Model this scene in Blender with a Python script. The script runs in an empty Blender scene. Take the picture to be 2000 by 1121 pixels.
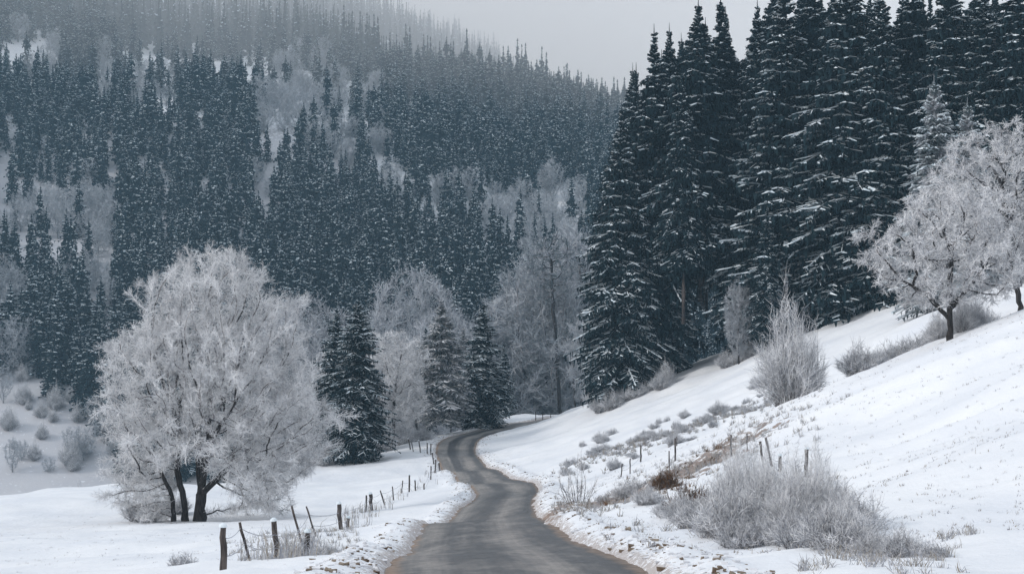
import bpy, math, random
import numpy as np
R = math.radians
sc = bpy.context.scene
col = sc.collection

# ------------------------------------------------------------------ camera
F = 2777.8                      # focal length in photograph pixels (2000 wide)
PITCH = math.atan(79.5 / F)
cam_d = bpy.data.cameras.new("camera")
cam_d.lens = 50; cam_d.sensor_width = 36
cam_d.clip_start = 0.5; cam_d.clip_end = 6000
cam = bpy.data.objects.new("camera", cam_d); col.objects.link(cam)
cam.location = (0, 0, 0)
cam.rotation_euler = (math.pi / 2 + PITCH, 0, 0)
sc.camera = cam

# ------------------------------------------------------------------ light
SUN_EL, SUN_AZ = R(30), R(-100)          # azimuth from +Y, clockwise: sun to the left, a little behind
w = bpy.data.worlds.new("World"); sc.world = w; w.use_nodes = True
nt = w.node_tree; nt.nodes.clear()
out = nt.nodes.new("ShaderNodeOutputWorld")
sky = nt.nodes.new("ShaderNodeTexSky"); sky.sky_type = 'NISHITA'; sky.sun_disc = False
sky.sun_elevation = SUN_EL; sky.sun_rotation = SUN_AZ; sky.dust_density = 3; sky.air_density = 1.2
bg1 = nt.nodes.new("ShaderNodeBackground"); bg1.inputs[1].default_value = 0.05
nt.links.new(sky.outputs[0], bg1.inputs[0])
# overcast layer: brighter towards the zenith, as a real closed cloud deck is
tc = nt.nodes.new("ShaderNodeTexCoord"); sp = nt.nodes.new("ShaderNodeSeparateXYZ")
nt.links.new(tc.outputs["Generated"], sp.inputs[0])
rp = nt.nodes.new("ShaderNodeValToRGB"); nt.links.new(sp.outputs[2], rp.inputs[0])
rp.color_ramp.elements[0].position = 0.12; rp.color_ramp.elements[0].color = (1.0, 0.965, 0.95, 1)
rp.color_ramp.elements[1].position = 1.0; rp.color_ramp.elements[1].color = (0.80, 0.91, 1.05, 1)
bg2 = nt.nodes.new("ShaderNodeBackground"); nt.links.new(rp.outputs[0], bg2.inputs[0]); bg2.inputs[1].default_value = 1.0
mx = nt.nodes.new("ShaderNodeMixShader"); mx.inputs[0].default_value = 0.88
nt.links.new(bg1.outputs[0], mx.inputs[1]); nt.links.new(bg2.outputs[0], mx.inputs[2])
nt.links.new(mx.outputs[0], out.inputs[0])

sd = bpy.data.lights.new("sun", 'SUN'); sd.energy = 1.5; sd.angle = R(12); sd.color = (1.0, 0.95, 0.90)
so = bpy.data.objects.new("sun", sd); col.objects.link(so)
so.rotation_euler = (math.pi / 2 - SUN_EL, 0, -SUN_AZ + math.pi)
# direction check: the lamp shines along its -Z; place it so that -Z points away from the sun
from mathutils import Vector
sun_dir = Vector((math.sin(SUN_AZ) * math.cos(SUN_EL), math.cos(SUN_AZ) * math.cos(SUN_EL), math.sin(SUN_EL)))
so.rotation_euler = (-sun_dir).to_track_quat('-Z', 'Y').to_euler()

vs = sc.view_settings
vs.view_transform = 'Standard'; vs.look = 'None'; vs.exposure = 0.03; vs.gamma = 1; vs.use_curve_mapping = False
sc.cycles.max_bounces = 6; sc.cycles.diffuse_bounces = 3; sc.cycles.volume_bounces = 3

# ------------------------------------------------------------------ helpers
cp, sp_ = math.cos(PITCH), math.sin(PITCH)
def P(u, v, d):
    """world point seen at photo pixel (u,v) at forward distance d: used only to survey the site"""
    cx = (u - 1000) / F; cy = (560.5 - v) / F
    y = cp - cy * sp_; z = sp_ + cy * cp
    return (cx * d / y, d, z * d / y)

def quads_mesh(name, q, mi, mats, smooth=False):
    """one mesh from (N,4,3) quads and their material indices"""
    n = len(q)
    me = bpy.data.meshes.new(name)
    me.vertices.add(n * 4); me.vertices.foreach_set("co", np.ascontiguousarray(q, dtype=np.float32).ravel())
    me.loops.add(n * 4); me.loops.foreach_set("vertex_index", np.arange(n * 4, dtype=np.int32))
    me.polygons.add(n)
    me.polygons.foreach_set("loop_start", np.arange(0, n * 4, 4, dtype=np.int32))
    me.polygons.foreach_set("loop_total", np.full(n, 4, dtype=np.int32))
    for m in mats: me.materials.append(m)
    me.polygons.foreach_set("material_index", np.asarray(mi, dtype=np.int32))
    if smooth: me.polygons.foreach_set("use_smooth", np.ones(n, dtype=bool))
    me.update(calc_edges=True)
    return me

def grid_mesh(name, X, Y, Z, mat):
    ny, nx = X.shape
    me = bpy.data.meshes.new(name)
    co = np.stack([X, Y, Z], -1).reshape(-1, 3).astype(np.float32)
    me.vertices.add(nx * ny); me.vertices.foreach_set("co", co.ravel())
    i = np.arange(nx * ny).reshape(ny, nx)
    f = np.stack([i[:-1, :-1], i[:-1, 1:], i[1:, 1:], i[1:, :-1]], -1).reshape(-1, 4)
    n = len(f)
    me.loops.add(n * 4); me.loops.foreach_set("vertex_index", f.ravel().astype(np.int32))
    me.polygons.add(n)
    me.polygons.foreach_set("loop_start", np.arange(0, n * 4, 4, dtype=np.int32))
    me.polygons.foreach_set("loop_total", np.full(n, 4, dtype=np.int32))
    me.polygons.foreach_set("use_smooth", np.ones(n, dtype=bool))
    me.materials.append(mat); me.update(calc_edges=True)
    return me

def link(name, me, parent=None, loc=None):
    o = bpy.data.objects.new(name, me); col.objects.link(o)
    if parent: o.parent = parent
    if loc is not None: o.location = loc
    return o
def tag(o, label=None, cat=None, group=None, kind=None):
    if label: o['label'] = label
    if cat: o['category'] = cat
    if group: o['group'] = group
    if kind: o['kind'] = kind
    return o
def empty(name, loc, rz=0, s=1.0):
    o = bpy.data.objects.new(name, None); col.objects.link(o)
    o.location = loc; o.rotation_euler = (0, 0, rz); o.scale = (s, s, s) if not isinstance(s, tuple) else s
    o.empty_display_size = 0.3
    return o

def norm(a):
    return a / np.maximum(np.linalg.norm(a, axis=-1, keepdims=True), 1e-9)

def ribbon(p0, p1, w0, w1, side):
    """(N,4,3) tapered strips p0->p1 with half widths along the vectors 'side'"""
    w0 = np.broadcast_to(np.asarray(w0), (len(p0),))[:, None]; w1 = np.broadcast_to(np.asarray(w1), (len(p0),))[:, None]
    return np.stack([p0 - side * w0, p0 + side * w0, p1 + side * w1, p1 - side * w1], 1)

def perp_random(d, rng):
    r = rng.normal(size=d.shape); r = r - d * (r * d).sum(-1, keepdims=True)
    return norm(r)

def tubes(p0, p1, r0, r1, n=6):
    """frusta for every segment, (N*n,4,3)"""
    d = norm(p1 - p0)
    ref = np.where(np.abs(d[:, 2:3]) > 0.95, np.array([[1.0, 0, 0]]), np.array([[0, 0, 1.0]]))
    ref = np.broadcast_to(np.array([[0.31, 0.95, 0.05]]), d.shape)
    a = norm(np.cross(d, ref)); b = np.cross(d, a)
    out = []
    ang = np.linspace(0, 2 * math.pi, n + 1)
    for k in range(n):
        c0 = a * math.cos(ang[k]) + b * math.sin(ang[k]); c1 = a * math.cos(ang[k + 1]) + b * math.sin(ang[k + 1])
        out.append(np.stack([p0 + c0 * r0[:, None], p0 + c1 * r0[:, None], p1 + c1 * r1[:, None], p1 + c0 * r1[:, None]], 1))
    return np.concatenate(out)

def tube_poly(pts, rad, n=8, cap=False):
    """one welded tube along a polyline -> verts, faces"""
    pts = np.array(pts, float); m_ = len(pts); d = norm(np.gradient(pts, axis=0))
    ref = np.array([0.31, 0.95, 0.05]) if abs(d[0, 2]) > 0.5 else np.array([0, 0, 1.0])
    a = norm(np.cross(d, ref[None])); b = np.cross(d, a); ang = np.arange(n) * 2 * math.pi / n
    V = (pts[:, None] + (a[:, None] * np.cos(ang)[None, :, None] + b[:, None] * np.sin(ang)[None, :, None]) * np.asarray(rad)[:, None, None]).reshape(-1, 3)
    Fc = [(i * n + k, i * n + (k + 1) % n, (i + 1) * n + (k + 1) % n, (i + 1) * n + k) for i in range(m_ - 1) for k in range(n)]
    V = [tuple(v) for v in V]
    if cap:
        V.append(tuple(pts[-1] + d[-1] * rad[-1] * 0.15)); c = len(V) - 1
        Fc += [((m_ - 1) * n + k, (m_ - 1) * n + (k + 1) % n, c) for k in range(n)]
    return V, Fc
def py_mesh(name, V, Fc, mats, smooth=False):
    me = bpy.data.meshes.new(name); me.from_pydata([tuple(map(float, v)) for v in V], [], [tuple(map(int, f)) for f in Fc])
    for m_ in mats: me.materials.append(m_)
    if smooth: me.polygons.foreach_set("use_smooth", np.ones(len(me.polygons), dtype=bool))
    me.update(); return me

# value noise, several octaves (for landforms)
_nr = np.random.RandomState(5).rand(256, 256)
def vnoise(x, y):
    xi = np.floor(x).astype(int); yi = np.floor(y).astype(int)
    fx = x - xi; fy = y - yi
    fx = fx * fx * (3 - 2 * fx); fy = fy * fy * (3 - 2 * fy)
    g = lambda a, b: _nr[a % 256, b % 256]
    return (g(xi, yi) * (1 - fx) + g(xi + 1, yi) * fx) * (1 - fy) + (g(xi, yi + 1) * (1 - fx) + g(xi + 1, yi + 1) * fx) * fy - 0.5
def fbm(x, y, oct=3):
    s = 0; a = 1.0
    for k in range(oct):
        s = s + a * vnoise(x * 2 ** k + 17 * k, y * 2 ** k + 31 * k); a *= 0.5
    return s
def sstep(a, b, x):
    t = np.clip((x - a) / (b - a), 0, 1); return t * t * (3 - 2 * t)

# ------------------------------------------------------------------ materials
def mat(name):
    m = bpy.data.materials.new(name); m.use_nodes = True
    return m, m.node_tree, m.node_tree.nodes["Principled BSDF"]
def N(t, kind, **kw):
    n = t.nodes.new(kind)
    for k, v in kw.items():
        if k in n.inputs.keys() if isinstance(k, str) else False: n.inputs[k].default_value = v
    return n
def simple(name, rgb, rough=0.9, var=0.0, scale=3.0, rgb2=None, thr=(0.4, 0.6)):
    m, t, b = mat(name)
    b.inputs["Base Color"].default_value = (*rgb, 1); b.inputs["Roughness"].default_value = rough
    b.inputs["Specular IOR Level"].default_value = 0.2
    if rgb2:
        tcn = t.nodes.new("ShaderNodeTexCoord")
        no = t.nodes.new("ShaderNodeTexNoise"); no.inputs["Scale"].default_value = scale; no.inputs["Detail"].default_value = 3
        t.links.new(tcn.outputs["Object"], no.inputs["Vector"])
        r = t.nodes.new("ShaderNodeValToRGB"); r.color_ramp.elements[0].position = thr[0]; r.color_ramp.elements[1].position = thr[1]
        r.color_ramp.elements[0].color = (*rgb, 1); r.color_ramp.elements[1].color = (*rgb2, 1)
        t.links.new(no.outputs[0], r.inputs[0]); t.links.new(r.outputs[0], b.inputs["Base Color"])
    return m

NEEDLE = simple("spruce_needles", (0.005, 0.015, 0.021), 0.9, rgb2=(0.013, 0.032, 0.040), scale=1.2)
NEEDLE_FROST = simple("frosted_needles", (0.10, 0.13, 0.14), 0.8, rgb2=(0.32, 0.33, 0.36), scale=1.5)
SNOWLEAF = simple("snow_on_branches", (0.55, 0.64, 0.70), 0.8, rgb2=(0.80, 0.85, 0.88), scale=2)
FROST = simple("hoar_frost_twigs", (0.62, 0.625, 0.64), 0.85, rgb2=(0.87, 0.87, 0.88), scale=0.8)
FROST_DIM = simple("thin_frost_twigs", (0.26, 0.27, 0.30), 0.85, rgb2=(0.42, 0.43, 0.47), scale=0.8)
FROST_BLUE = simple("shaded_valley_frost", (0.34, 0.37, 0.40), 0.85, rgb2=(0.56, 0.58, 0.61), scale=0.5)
TWIG = simple("bare_twigs", (0.075, 0.06, 0.055), 0.9, rgb2=(0.22, 0.20, 0.20), scale=2)
BROWNLEAF = simple("withered_leaves", (0.16, 0.085, 0.04), 0.9, rgb2=(0.10, 0.06, 0.035), scale=4)
GRASS = simple("dry_grass_blades", (0.26, 0.22, 0.17), 0.9, rgb2=(0.5, 0.49, 0.48), scale=6)

def bark_mat(name, c1, c2, snow_thr):
    m, t, b = mat(name)
    b.inputs["Roughness"].default_value = 0.95; b.inputs["Specular IOR Level"].default_value = 0.15
    tcn = t.nodes.new("ShaderNodeTexCoord")
    mp = t.nodes.new("ShaderNodeMapping"); mp.inputs["Scale"].default_value = (9, 9, 1.6)
    t.links.new(tcn.outputs["Object"], mp.inputs[0])
    no = t.nodes.new("ShaderNodeTexNoise"); no.inputs["Scale"].default_value = 1.5; no.inputs["Detail"].default_value = 6
    t.links.new(mp.outputs[0], no.inputs["Vector"])
    r = t.nodes.new("ShaderNodeValToRGB"); r.color_ramp.elements[0].position = 0.35; r.color_ramp.elements[1].position = 0.65
    r.color_ramp.elements[0].color = (*c1, 1); r.color_ramp.elements[1].color = (*c2, 1)
    t.links.new(no.outputs[0], r.inputs[0])
    bp = t.nodes.new("ShaderNodeBump"); bp.inputs["Strength"].default_value = 0.7; bp.inputs["Distance"].default_value = 0.05
    t.links.new(no.outputs[0], bp.inputs["Height"]); t.links.new(bp.outputs[0], b.inputs["Normal"])
    # frost lying on the upper side of limbs
    g = t.nodes.new("ShaderNodeNewGeometry"); s = t.nodes.new("ShaderNodeSeparateXYZ"); t.links.new(g.outputs["Normal"], s.inputs[0])
    n2 = t.nodes.new("ShaderNodeTexNoise"); n2.inputs["Scale"].default_value = 5
    t.links.new(tcn.outputs["Object"], n2.inputs["Vector"])
    ad = t.nodes.new("ShaderNodeMath"); ad.operation = 'ADD'; t.links.new(s.outputs[2], ad.inputs[0]); t.links.new(n2.outputs[0], ad.inputs[1])
    rr = t.nodes.new("ShaderNodeMapRange"); rr.inputs["From Min"].default_value = snow_thr; rr.inputs["From Max"].default_value = snow_thr + 0.2
    t.links.new(ad.outputs[0], rr.inputs["Value"])
    mxc = t.nodes.new("ShaderNodeMix"); mxc.data_type = 'RGBA'
    t.links.new(rr.outputs[0], mxc.inputs["Factor"]); t.links.new(r.outputs[0], mxc.inputs["A"]); mxc.inputs["B"].default_value = (0.8, 0.8, 0.83, 1)
    t.links.new(mxc.outputs["Result"], b.inputs["Base Color"])
    return m
BARK = bark_mat("dark_bark", (0.018, 0.015, 0.014), (0.06, 0.052, 0.05), 1.05)
BARK_LIGHT = bark_mat("weathered_wood", (0.035, 0.03, 0.03), (0.13, 0.11, 0.10), 1.35)

# ------------------------------------------------------------------ survey of the near ground
road_L = [P(740,1121,24),P(765,1070,33),P(822,1012,53),P(893,985,75),P(928,960,92),P(915,940,104),P(882,915,122),P(853,890,138),P(854,865,152),P(878,850,160),P(930,838,168),P(985,828,176),P(1060,818,184),P(1112,812,190)]
road_R = [P(1290,1121,24),P(1180,1070,33),P(1068,1012,53),P(1045,985,75),P(1056,960,92),P(1032,940,104),P(972,915,122),P(936,890,138),P(932,865,152),P(955,850,160),P(995,838,166),P(1040,828,172),P(1100,819,179),P(1142,813,184)]
road_L = [(-2.0, 0, -2.6), (-2.1, 12, -3.15)] + road_L + [(15, 202, -11.8)]
road_R = [(3.0, 0, -2.6), (2.8, 12, -3.15)] + road_R + [(18, 196, -11.8)]
road_L = np.array(road_L); road_R = np.array(road_R)
zc = (road_L[:, 2] + road_R[:, 2]) / 2; road_L[:, 2] = zc; road_R[:, 2] = zc

ctl = [tuple(p) for p in road_L] + [tuple(p) for p in road_R]
pix = [
 # left field
 (438,1126,32),(545,1087,43),(600,1095,40),(663,1032,68),(727,1000,95),(812,975,112),(860,938,126),
 (390,1015,85),(200,1030,80),(0,1121,45),(200,1121,42),(0,1050,68),(0,990,95),(240,945,115),(430,950,125),(640,915,136),(800,872,150),
 (300,1080,52),(550,1000,95),(650,960,115),(-200,1020,90),
 # right near slope
 (1420,1121,22),(1330,1085,27),(1250,1045,37),(1130,992,60),(1600,1105,24),(2000,1121,20),(2000,1000,30),(1700,1050,28),
 (1650,950,42),(1450,950,48),(1300,945,55),(1200,965,61),(1235,925,69),(1320,882,75),(1400,845,78),(1500,805,80),(1600,762,80),
 (1740,712,78),(1860,668,75),(2000,602,72),(1800,850,50),(2000,850,38),(2000,720,52),(1700,850,54),
 # hollow and second field
 (1120,935,96),(1200,890,100),(1300,850,104),(1400,822,105),(1480,790,108),(1000,880,146),(1050,862,140),(1150,842,130),
 (1250,802,134),(1200,778,152),(1110,800,172),(1350,747,142),(1450,702,143),(1600,700,116),(1600,645,132),(1700,605,137),
 (1700,660,108),(1800,630,104),(1850,590,118),(1990,525,118),(1960,590,98),
 (1100,752,228),(1040,780,215),(1000,815,190),(1160,790,160),
]
ctl += [P(*p) for p in pix]
ctl += [(24, 205, -9.5), (20.5, 95, -4.9), (27, 89, -1.9), (13, 90, -6.9),
        (-60,150,-23),(-40,172,-25),(-22,192,-23),(0,215,-19),(22,236,-14),(-100,150,-25),(-80,200,-31),(-40,215,-29),(0,240,-25),(45,240,-14),
        (40,205,-4),(45,180,5),(60,150,10),(85,120,14),(60,80,8),(40,40,2),(30,20,-1),(-30,20,-5),(-60,40,-8),(-70,90,-13),(-60,120,-18),
        (60,220,2),(100,200,14),(-30,0,-4),(30,0,0)]
ctl = np.array(ctl)
def tps_fit(c, lam=0.6):
    x = c[:, :2] / 100.0; n = len(x)
    r2 = ((x[:, None] - x[None]) ** 2).sum(-1)
    K = 0.5 * r2 * np.log(r2 + 1e-12)
    K[np.arange(n), np.arange(n)] = lam * 1e-3
    Pm = np.concatenate([np.ones((n, 1)), x], 1)
    A = np.zeros((n + 3, n + 3)); A[:n, :n] = K; A[:n, n:] = Pm; A[n:, :n] = Pm.T
    b = np.zeros(n + 3); b[:n] = c[:, 2]
    return np.linalg.solve(A, b)
TPS = tps_fit(ctl)
def tps(x, y):
    s = x.shape; x = x.ravel() / 100.0; y = y.ravel() / 100.0
    o = np.empty_like(x); n = len(ctl)
    for i in range(0, len(x), 20000):
        a, b = x[i:i + 20000], y[i:i + 20000]
        r2 = (a[:, None] - ctl[None, :, 0] / 100) ** 2 + (b[:, None] - ctl[None, :, 1] / 100) ** 2
        o[i:i + 20000] = (0.5 * r2 * np.log(r2 + 1e-12)) @ TPS[:n] + TPS[n] + TPS[n + 1] * a + TPS[n + 2] * b
    return o.reshape(s)

def far_ground(x, y):
    t = np.maximum(0, y - 245)
    k = 1.0 - 0.0015 * np.clip(x + 82, 0, 260) + 0.0018 * np.clip(-x - 150, 0, 120)
    a = x / np.maximum(y, 1)
    y1 = 560.0
    h1 = -32 + 0.447 * np.minimum(t, y1 - 245) * k
    A = np.interp(a, [-0.5, -0.2, -0.13, -0.04, 0.0, 0.03, 0.1, 0.5], [0.27, 0.26, 0.24, 0.208, 0.182, 0.14, 0.12, 0.12])
    s = np.clip((y - y1) / (1500 - y1), 0, 1.2)
    dip = -26 * np.exp(-((y - 680) / 60) ** 2) * sstep(-0.15, -0.07, a)
    h2 = h1 + s * (A * 1500 - h1) + dip * (y > y1) * sstep(560, 620, y)
    amp = sstep(245, 420, y)
    return np.where(y < y1, h1, h2) + 14 * amp * fbm(x / 90, y / 90, 3)

# road centre line, dense
def catmull(p, n=12):
    p = np.vstack([2 * p[0] - p[1], p, 2 * p[-1] - p[-2]]); o = []
    for i in range(1, len(p) - 2):
        for k in range(n):
            t = k / n
            o.append(0.5 * ((2 * p[i]) + (-p[i-1] + p[i+1]) * t + (2*p[i-1] - 5*p[i] + 4*p[i+1] - p[i+2]) * t*t + (-p[i-1] + 3*p[i] - 3*p[i+1] + p[i+2]) * t**3))
    o.append(p[-2]); return np.array(o)
RL, RR = catmull(road_L), catmull(road_R)
RC = (RL + RR) / 2; RH = np.linalg.norm((RL - RR)[:, :2], axis=1) / 2
def road_dist(x, y):
    """signed distance to the carriageway edge"""
    s = x.shape; x = x.ravel(); y = y.ravel(); o = np.full(len(x), 50.0)
    idx = np.where((y < 240) & (x > -30) & (x < 45))[0]
    for i in range(0, len(idx), 20000):
        j = idx[i:i + 20000]
        d = np.sqrt((x[j][:, None] - RC[None, :, 0]) ** 2 + (y[j][:, None] - RC[None, :, 1]) ** 2) - RH[None]
        o[j] = d.min(1)
    return o.reshape(s)

BANK = P(1270, 985, 58)
def bank_mask(x, y):
    a = (x - BANK[0]) * 0.86 + (y - BANK[1]) * -0.5; b = (x - BANK[0]) * 0.5 + (y - BANK[1]) * 0.86
    return np.exp(-(a / 3.2) ** 2 - (b / 14.0) ** 2)
def scrub_mask(x, y):
    c = P(1300, 855, 104); a = x - c[0]; b = y - c[1]
    return np.exp(-(a / 7.5) ** 2 - (b / 5.5) ** 2)

def valley_shade_mask(x, y):
    return sstep(185, 225, y) * (1 - sstep(420, 480, y)) * sstep(-30, -50, x)  # where the shade of the lower valley slope is painted into the snow
def height(x, y, detail=True):
    x = np.asarray(x, float); y = np.asarray(y, float)
    shp = np.broadcast(x, y).shape; x = np.broadcast_to(x, shp).copy(); y = np.broadcast_to(y, shp).copy()
    near = y < 262
    h = far_ground(x, y)
    edge = 95 + 0 * x
    if near.any():
        hn = tps(x[near], np.maximum(y[near], -5))
        b = sstep(195, 255, y[near]) 
        side = sstep(110, 190, np.abs(x[near]))
        hn = np.clip(hn, -34, 40)
        hs = np.where(x[near] > 0, 14 + 0.06 * np.abs(x[near]), -26.0)
        hn = hn * (1 - side) + hs * side
        h[near] = hn * (1 - b) + h[near] * b
    if detail:
        rd = road_dist(x, y)
        off = sstep(0.2, 2.5, rd)
        nf = 1 - sstep(150, 320, y)
        h = h + off * nf * (0.45 * fbm(x / 9, y / 7, 3) + 0.17 * fbm(x / 1.8, y / 1.6, 3))
        # rills and cattle steps across the right-hand slope
        h = h + off * nf * sstep(8, 14, x) * 0.5 * fbm((x * 0.35 + y * 0.9) / 1.6, (x - y * 0.3) / 14, 2)
        h = h + bank_mask(x, y) * (0.55 * fbm(x / 0.9, y / 1.6, 3))
        h = h + scrub_mask(x, y) * 0.5 * fbm(x / 1.3, y / 1.6, 2)
        # carriageway cut and ploughed snow rims
        h = h - 0.30 * (1 - sstep(-0.30, 0.22, rd + 0.22 * fbm(x / 1.3, y / 1.3, 3)))
        h = h + (0.17 + 0.26 * fbm(x / 0.9, y / 1.3, 3)) * (1 - 0.8 * sstep(110, 150, y)) * np.exp(-((rd - 0.75) / 0.5) ** 2) * (rd < 30)
    return h

def axis(a, b, s0, k):
    o = [a]
    while o[-1] < b: o.append(o[-1] + s0 + k * abs(o[-1]))
    o[-1] = b
    return np.array(o)
YS = 480.0                                          # where the cloud bank on the mountain begins
ys = np.concatenate([[-12, -8, -4, 0, 3, 6], axis(8, YS - 0.15, 0.11, 0.0045)])
xp = axis(0, 900, 0.16, 0.016); xs = np.concatenate([-xp[:0:-1], xp])
GX, GY = np.meshgrid(xs, ys)
GZ = height(GX, GY)

# ------------------------------------------------------------------ ground material
m, t, b = mat("snow_cover")
b.inputs["Roughness"].default_value = 0.7; b.inputs["Specular IOR Level"].default_value = 0.25
b.inputs["Subsurface Weight"].default_value = 0.0
tcn = t.nodes.new("ShaderNodeTexCoord")
def noise(scale, detail=4, vec=None, rough=0.5):
    n = t.nodes.new("ShaderNodeTexNoise"); n.inputs["Scale"].default_value = scale; n.inputs["Detail"].default_value = detail
    n.inputs["Roughness"].default_value = rough
    t.links.new(vec or tcn.outputs["Object"], n.inputs["Vector"]); return n.outputs[0]
def ramp(x, a, c0, bb, c1):
    r = t.nodes.new("ShaderNodeValToRGB"); r.color_ramp.elements[0].position = a; r.color_ramp.elements[1].position = bb
    r.color_ramp.elements[0].color = (*c0, 1); r.color_ramp.elements[1].color = (*c1, 1); t.links.new(x, r.inputs[0]); return r.outputs[0]
def mixc(f, a, bb):
    q = t.nodes.new("ShaderNodeMix"); q.data_type = 'RGBA'; t.links.new(f, q.inputs["Factor"])
    for s, v in (("A", a), ("B", bb)):
        if isinstance(v, tuple): q.inputs[s].default_value = (*v, 1)
        else: t.links.new(v, q.inputs[s])
    return q.outputs["Result"]
def attr(n):
    a = t.nodes.new("ShaderNodeAttribute"); a.attribute_name = n; return a.outputs["Fac"]
def mth(op, a, bb):
    q = t.nodes.new("ShaderNodeMath"); q.operation = op
    for i, v in enumerate((a, bb)):
        if isinstance(v, (int, float)): q.inputs[i].default_value = v
        else: t.links.new(v, q.inputs[i])
    return q.outputs[0]
snowc = ramp(noise(0.25, 5), 0.35, (0.74, 0.76, 0.80), 0.65, (0.83, 0.84, 0.86))
fl = mth('MULTIPLY', ramp(noise(6.0, 8, rough=0.85), 0.58, (0, 0, 0), 0.70, (1, 1, 1)), ramp(noise(0.18, 3), 0.40, (0.35, 0.35, 0.35), 0.60, (1, 1, 1)))       # grass tips showing through
snowc = mixc(mth('MULTIPLY', fl, 0.55), snowc, (0.45, 0.43, 0.42))
bk = mth('MULTIPLY', attr("bank"), 1.0)
bn = mth('GREATER_THAN', mth('ADD', mth('MULTIPLY', bk, 0.46), noise(1.5, 6, rough=0.7)), 0.76)
earth = ramp(noise(6, 4), 0.3, (0.09, 0.055, 0.04), 0.7, (0.28, 0.19, 0.14))
snowc = mixc(mth('MULTIPLY', bn, 0.85), snowc, earth)
scrub_shade = mth('GREATER_THAN', mth('ADD', mth('MULTIPLY', attr("scrub"), 0.36), noise(1.3, 6, rough=0.7)), 0.78)
snowc = mixc(mth('MULTIPLY', scrub_shade, 0.6), snowc, (0.30, 0.29, 0.31))  # scrub in the hollow; on the valley slope the grey is painted shade
vg = mth('GREATER_THAN', mth('ADD', mth('MULTIPLY', attr("verge"), 0.40), noise(7.0, 8, rough=0.8)), 0.84)
snowc = mixc(mth('MULTIPLY', vg, 0.6), snowc, (0.24, 0.17, 0.13))
t.links.new(snowc, b.inputs["Base Color"])
bp = t.nodes.new("ShaderNodeBump"); bp.inputs["Strength"].default_value = 0.55; bp.inputs["Distance"].default_value = 0.12
t.links.new(mth('ADD', noise(2.2, 7, rough=0.65), mth('MULTIPLY', noise(0.5, 3), 1.5)), bp.inputs["Height"])
t.links.new(bp.outputs[0], b.inputs["Normal"])
SNOW = m
ys2 = axis(YS + 0.15, 1000, 1.5, 0.004); xs2 = np.linspace(-900, 900, 300)
MX, MY = np.meshgrid(xs2, ys2); MZ = height(MX, MY)
tag(link('mountain', grid_mesh('mountain', MX, MY, MZ, m)), kind='structure')
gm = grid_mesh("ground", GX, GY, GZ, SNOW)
rd = road_dist(GX, GY)
for nm, val in (("bank", bank_mask(GX, GY)), ("scrub", np.maximum(scrub_mask(GX, GY), 1.15 * valley_shade_mask(GX, GY))), ("verge", np.exp(-(np.maximum(rd, 0) / 0.55) ** 2) * (rd < 20))):  # the scrub attribute also carries the shade painted on the valley slope
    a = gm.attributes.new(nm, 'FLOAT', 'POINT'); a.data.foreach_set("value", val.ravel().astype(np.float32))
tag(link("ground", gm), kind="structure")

# ------------------------------------------------------------------ road
nU = 13
us = np.array([-0.12, -0.05, 0, .1, .2, .3, .5, .7, .8, .9, 1.0, 1.05, 1.12])
RRs = []
for i in range(len(RC)):
    for uu in us: RRs.append(RL[i] * (1 - uu) + RR[i] * uu)
RRs = np.array(RRs).reshape(len(RC), nU, 3)
rz = height(RRs[..., 0], RRs[..., 1], detail=False) - 0.20
RRs[..., 2] = rz + 0.12 - 0.05 * ((us[None] - 0.5) * 2) ** 2 - 0.35 * (np.abs(us[None] - 0.5) > 0.53) + 0.012 * fbm(RRs[..., 0] / 1.5, RRs[..., 1] / 3, 2)
m, t, b = mat("salted_asphalt")
b.inputs["Roughness"].default_value = 0.5; b.inputs["Specular IOR Level"].default_value = 0.35
uvn = t.nodes.new("ShaderNodeUVMap"); tcn = t.nodes.new("ShaderNodeTexCoord")
sx = t.nodes.new("ShaderNodeSeparateXYZ"); t.links.new(uvn.outputs[0], sx.inputs[0])
mp = t.nodes.new("ShaderNodeMapping"); mp.inputs["Scale"].default_value = (4.2, 0.005, 1); t.links.new(uvn.outputs[0], mp.inputs[0])
mp2 = t.nodes.new("ShaderNodeMapping"); mp2.inputs["Scale"].default_value = (34.0, 0.012, 1); t.links.new(uvn.outputs[0], mp2.inputs[0])
st1 = noise(1.0, 4, mp.outputs[0]); st2 = noise(1.0, 5, mp2.outputs[0]); st3 = noise(0.8, 4)
wave = mth('SINE', mth('MULTIPLY', sx.outputs[0], 4 * math.pi), 0)       # two pairs of wheel tracks
mp3 = t.nodes.new("ShaderNodeMapping"); mp3.inputs["Scale"].default_value = (3.2, 0.20, 1); t.links.new(uvn.outputs[0], mp3.inputs[0])
patch = noise(1.0, 8, mp3.outputs[0], 0.72); mott = noise(1.7, 8, rough=0.8)
f = mth('ADD', mth('ADD', mth('MULTIPLY', st1, 0.26), mth('MULTIPLY', st2, 0.07)), mth('MULTIPLY', mth('ADD', wave, 1.0), 0.045))
f = mth('ADD', f, mth('ADD', mth('MULTIPLY', patch, 0.27), mth('MULTIPLY', mott, 0.25)))
base = ramp(f, 0.435, (0.07, 0.072, 0.077), 0.535, (0.285, 0.265, 0.248))
salt = ramp(noise(5, 9, rough=0.85), 0.56, (0, 0, 0), 0.70, (1, 1, 1))
base = mixc(mth('MULTIPLY', salt, 0.45), base, (0.5, 0.49, 0.48))
grain = ramp(noise(22, 6, rough=0.8), 0.35, (0.55, 0.55, 0.55), 0.65, (1.25, 1.25, 1.25))
mm = t.nodes.new("ShaderNodeMix"); mm.data_type = 'RGBA'; mm.blend_type = 'MULTIPLY'; mm.inputs["Factor"].default_value = 0.6
t.links.new(base, mm.inputs["A"]); t.links.new(grain, mm.inputs["B"]); base = mm.outputs["Result"]
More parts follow.
